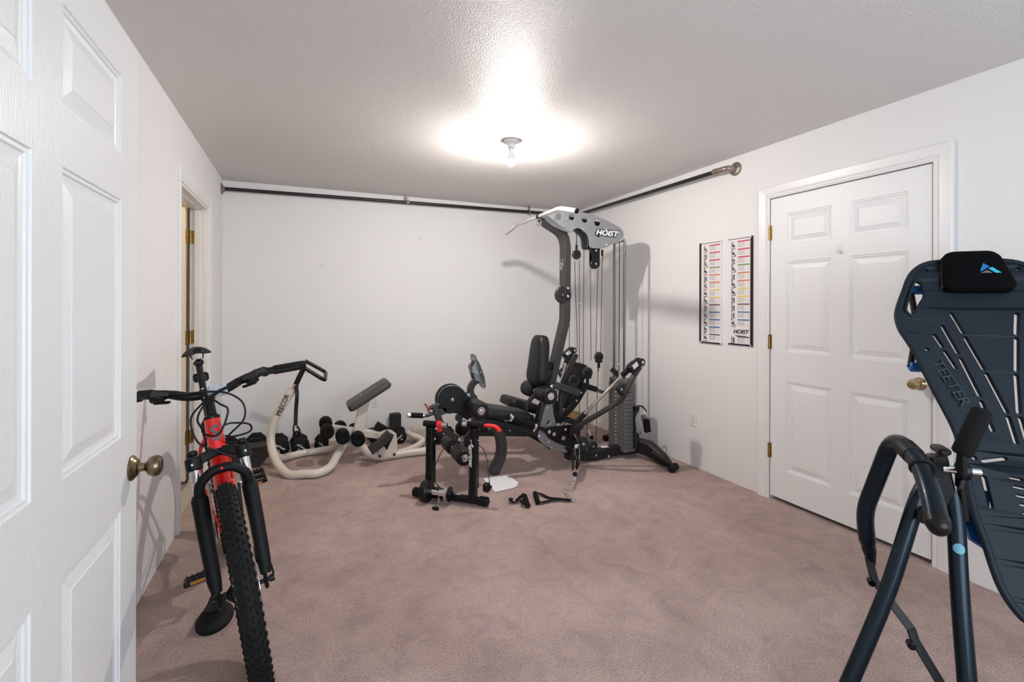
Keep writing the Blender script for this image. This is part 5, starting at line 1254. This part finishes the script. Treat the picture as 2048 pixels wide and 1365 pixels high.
B().tube(cat([apex, apex.lerp(f1, .12) + V(-.012, .012, .02), apex.lerp(f1, .5), f1], 6), .0245, 20).build('rear_leg', TEETB, inv, 1)
B().tube(cat([apex + V(.03, -.03, -.04), apex.lerp(f2, .2) + V(.035, -.02, 0), apex.lerp(f2, .5) + V(.02, -.01, 0), f2], 6), .0245, 20).build('front_leg', TEETB, inv, 1)
for p in (f1,): B().cyl(p - V(0, 0, .018), p + V(-.004, .004, .045), .029, seg=20, bev=.003).build('leg_foot', SATIN, inv)
B().cyl(f2 - V(0, 0, .018), f2 + V(0, 0, .045), .029, seg=20, bev=.003).build('leg_foot', SATIN, inv)
# far side mirrored about the board's centre line
hc = bl(0, .92)
def mir(p): s = (p - hc).dot(l_); return p - l_ * (2 * s) 
B().tube([mir(p) for p in cat([apex, apex.lerp(f1, .5), f1], 5)], .0245, 20).build('rear_leg', TEETB, inv, 1)
B().tube([mir(p) for p in cat([apex, apex.lerp(f2, .5), f2], 5)], .0245, 20).build('front_leg', TEETB, inv, 1)
B().tube([mir(p) for p in pth], HD, 20, scale=sc).build('side_handle', TEETB, inv, 1)
B().tube([f1, mir(f1)], .0225, 16).build('floor_bar', TEETB, inv, 1); B().tube([f2, mir(f2)], .0225, 16).build('floor_bar', TEETB, inv, 1)
# sticker
q = CAM + (CF + CR * ((1892 - 1024) / FOC) + CD * ((1108 - PY0) / FOC)) * 1.575
sn = (CAM - q); sn.z = 0; sn.normalize(); s1 = V(-sn.y, sn.x, 0)
# hinge: bracket, chrome axle and roller lever
B().bar([apex + V(.0, 0, .075), apex + V(.01, -.01, .0), apex + V(.02, -.03, -.12)], .05, .05, up=u_).build('hinge_bracket', BLACK, inv)
B().box(apex + V(.005, -.01, .095), (.075, .035, .022), Matrix.Rotation(.8, 3, 'Z'), bev=.006).build('hinge_cover', SATIN, inv)
hx0 = CAM + (CF + CR * ((1884 - 1024) / FOC) + CD * ((938 - PY0) / FOC)) * 1.62
hx1 = hx0 + l_ * .085
B().cyl(hx0, hx0 + l_ * .10, .0125, seg=16).build('hinge_axle', CHROME, inv)
rl0 = CAM + (CF + CR * ((1966 - 1024) / FOC) + CD * ((819 - PY0) / FOC)) * 1.42
rl1 = CAM + (CF + CR * ((1922 - 1024) / FOC) + CD * ((910 - PY0) / FOC)) * 1.42
B().cyl(rl1, rl0, .0255, seg=28, bev=.007).build('thigh_roller', FOAM, inv, 1)
B().bar([rl1 + (rl0 - rl1) * .05, rl1 - V(0, 0, .05), hx0 + l_ * .05 + V(0, 0, .0), hx0 + l_ * .045 - V(0, 0, .055)], .014, .03, up=u_).build('roller_bracket', BLACK, inv)
B().cyl(hx0 + l_ * .04, hx0 + l_ * .07, .03, seg=16, bev=.004).build('axle_collar', BLACK, inv)
ha, hb = CAM + (CF + CR * ((1846 - 1024) / FOC) + CD * ((1033 - PY0) / FOC)) * 1.55, CAM + (CF + CR * ((1932 - 1024) / FOC) + CD * ((1035 - PY0) / FOC)) * 1.70
B().bar([ha, hb], .03, .045, up=V(0, 0, 1), c=.3).build('hinge_arm', BLACK, inv)
B().bar([hx0 + l_ * .05 - V(0, 0, .06), hx0 + l_ * .06 - V(0, 0, .16)], .015, .03, up=u_).build('hinge_hook', BLACK, inv)
# folding spreader straps with knobs
def cp(px, py, F): return CAM + (CF + CR * ((px - 1024) / FOC) + CD * ((py - PY0) / FOC)) * F
s0_, s1_, s2_, s3_ = cp(1738, 1118, 1.735), cp(1749, 1162, 1.69), cp(1822, 1258, 1.60), cp(1884, 1372, 1.50)
B().bar([s0_, s1_], .030, .006, up=-CF).build('spreader_strap', GUND, inv)
B().bar([s1_, s2_], .026, .008, up=-CF).build('spreader_strap', GUND, inv)
B().bar([s2_, cp(1830, 1282, 1.59), s3_, cp(1915, 1430, 1.44)], .028, .008, up=-CF).build('spreader_strap', GUND, inv)
for px, py, F in ((1743, 1162, 1.68), (1822, 1287, 1.58)):
    p = cp(px, py, F); B().cyl(p - CF * .02 - CR * .012, p + CF * .006, .012, seg=14, bev=.003).build('strap_knob', SATIN, inv)
p = cp(1782, 1170, 1.66); B().cyl(p - CF * .01, p + CF * .01, .008, seg=12).build('strap_bolt', SATIN, inv)
# round sticker wrapped on the front leg
lp_ = cat([apex + V(.03, -.03, -.04), apex.lerp(f2, .2) + V(.035, -.02, 0), apex.lerp(f2, .5) + V(.02, -.01, 0), f2], 6)
def ipx(p):
    q = p - CAM; return PY0 + FOC * q.dot(CD) / q.dot(CF)
ki = min(range(1, len(lp_) - 1), key=lambda i: abs(ipx(lp_[i]) - 1108)); LB = lp_[ki]; ld = (lp_[ki + 1] - lp_[ki - 1]).normalized(); fr_ = (CAM - LB); fr_ = (fr_ - ld * fr_.dot(ld)).normalized(); sd_ = ld.cross(fr_)
def wrap(pts, m, nm, par, lift):
    b = B(); P = []
    for a, c in pts: P.append(LB + ld * c + fr_ * ((.0245 + lift) * math.cos(a / .0245)) + sd_ * ((.0245 + lift) * math.sin(a / .0245)))
    return P
def wrapdisc(r, m, nm, par, lift, a0=-.004, sq=1):
    b = B(); rings = []
    for k in range(1, 6):
        rr = r * k / 5
        rings.append([LB + ld * (rr * math.cos(t) * sq) + fr_ * ((.0245 + lift) * math.cos((a0 + rr * math.sin(t)) / .0245)) + sd_ * ((.0245 + lift) * math.sin((a0 + rr * math.sin(t)) / .0245)) for t in [2 * PI * j / 24 for j in range(24)]])
    b.loft(rings, caps=False); b.face(b.verts(rings[0])); return b.build(nm, m, par, .6)
stk = wrapdisc(.0155, mat('pale_blue_sticker', (.12, .33, .42), .5), 'round_sticker', [o for o in inv.children if o.name.startswith('front_leg')][0], .0008)
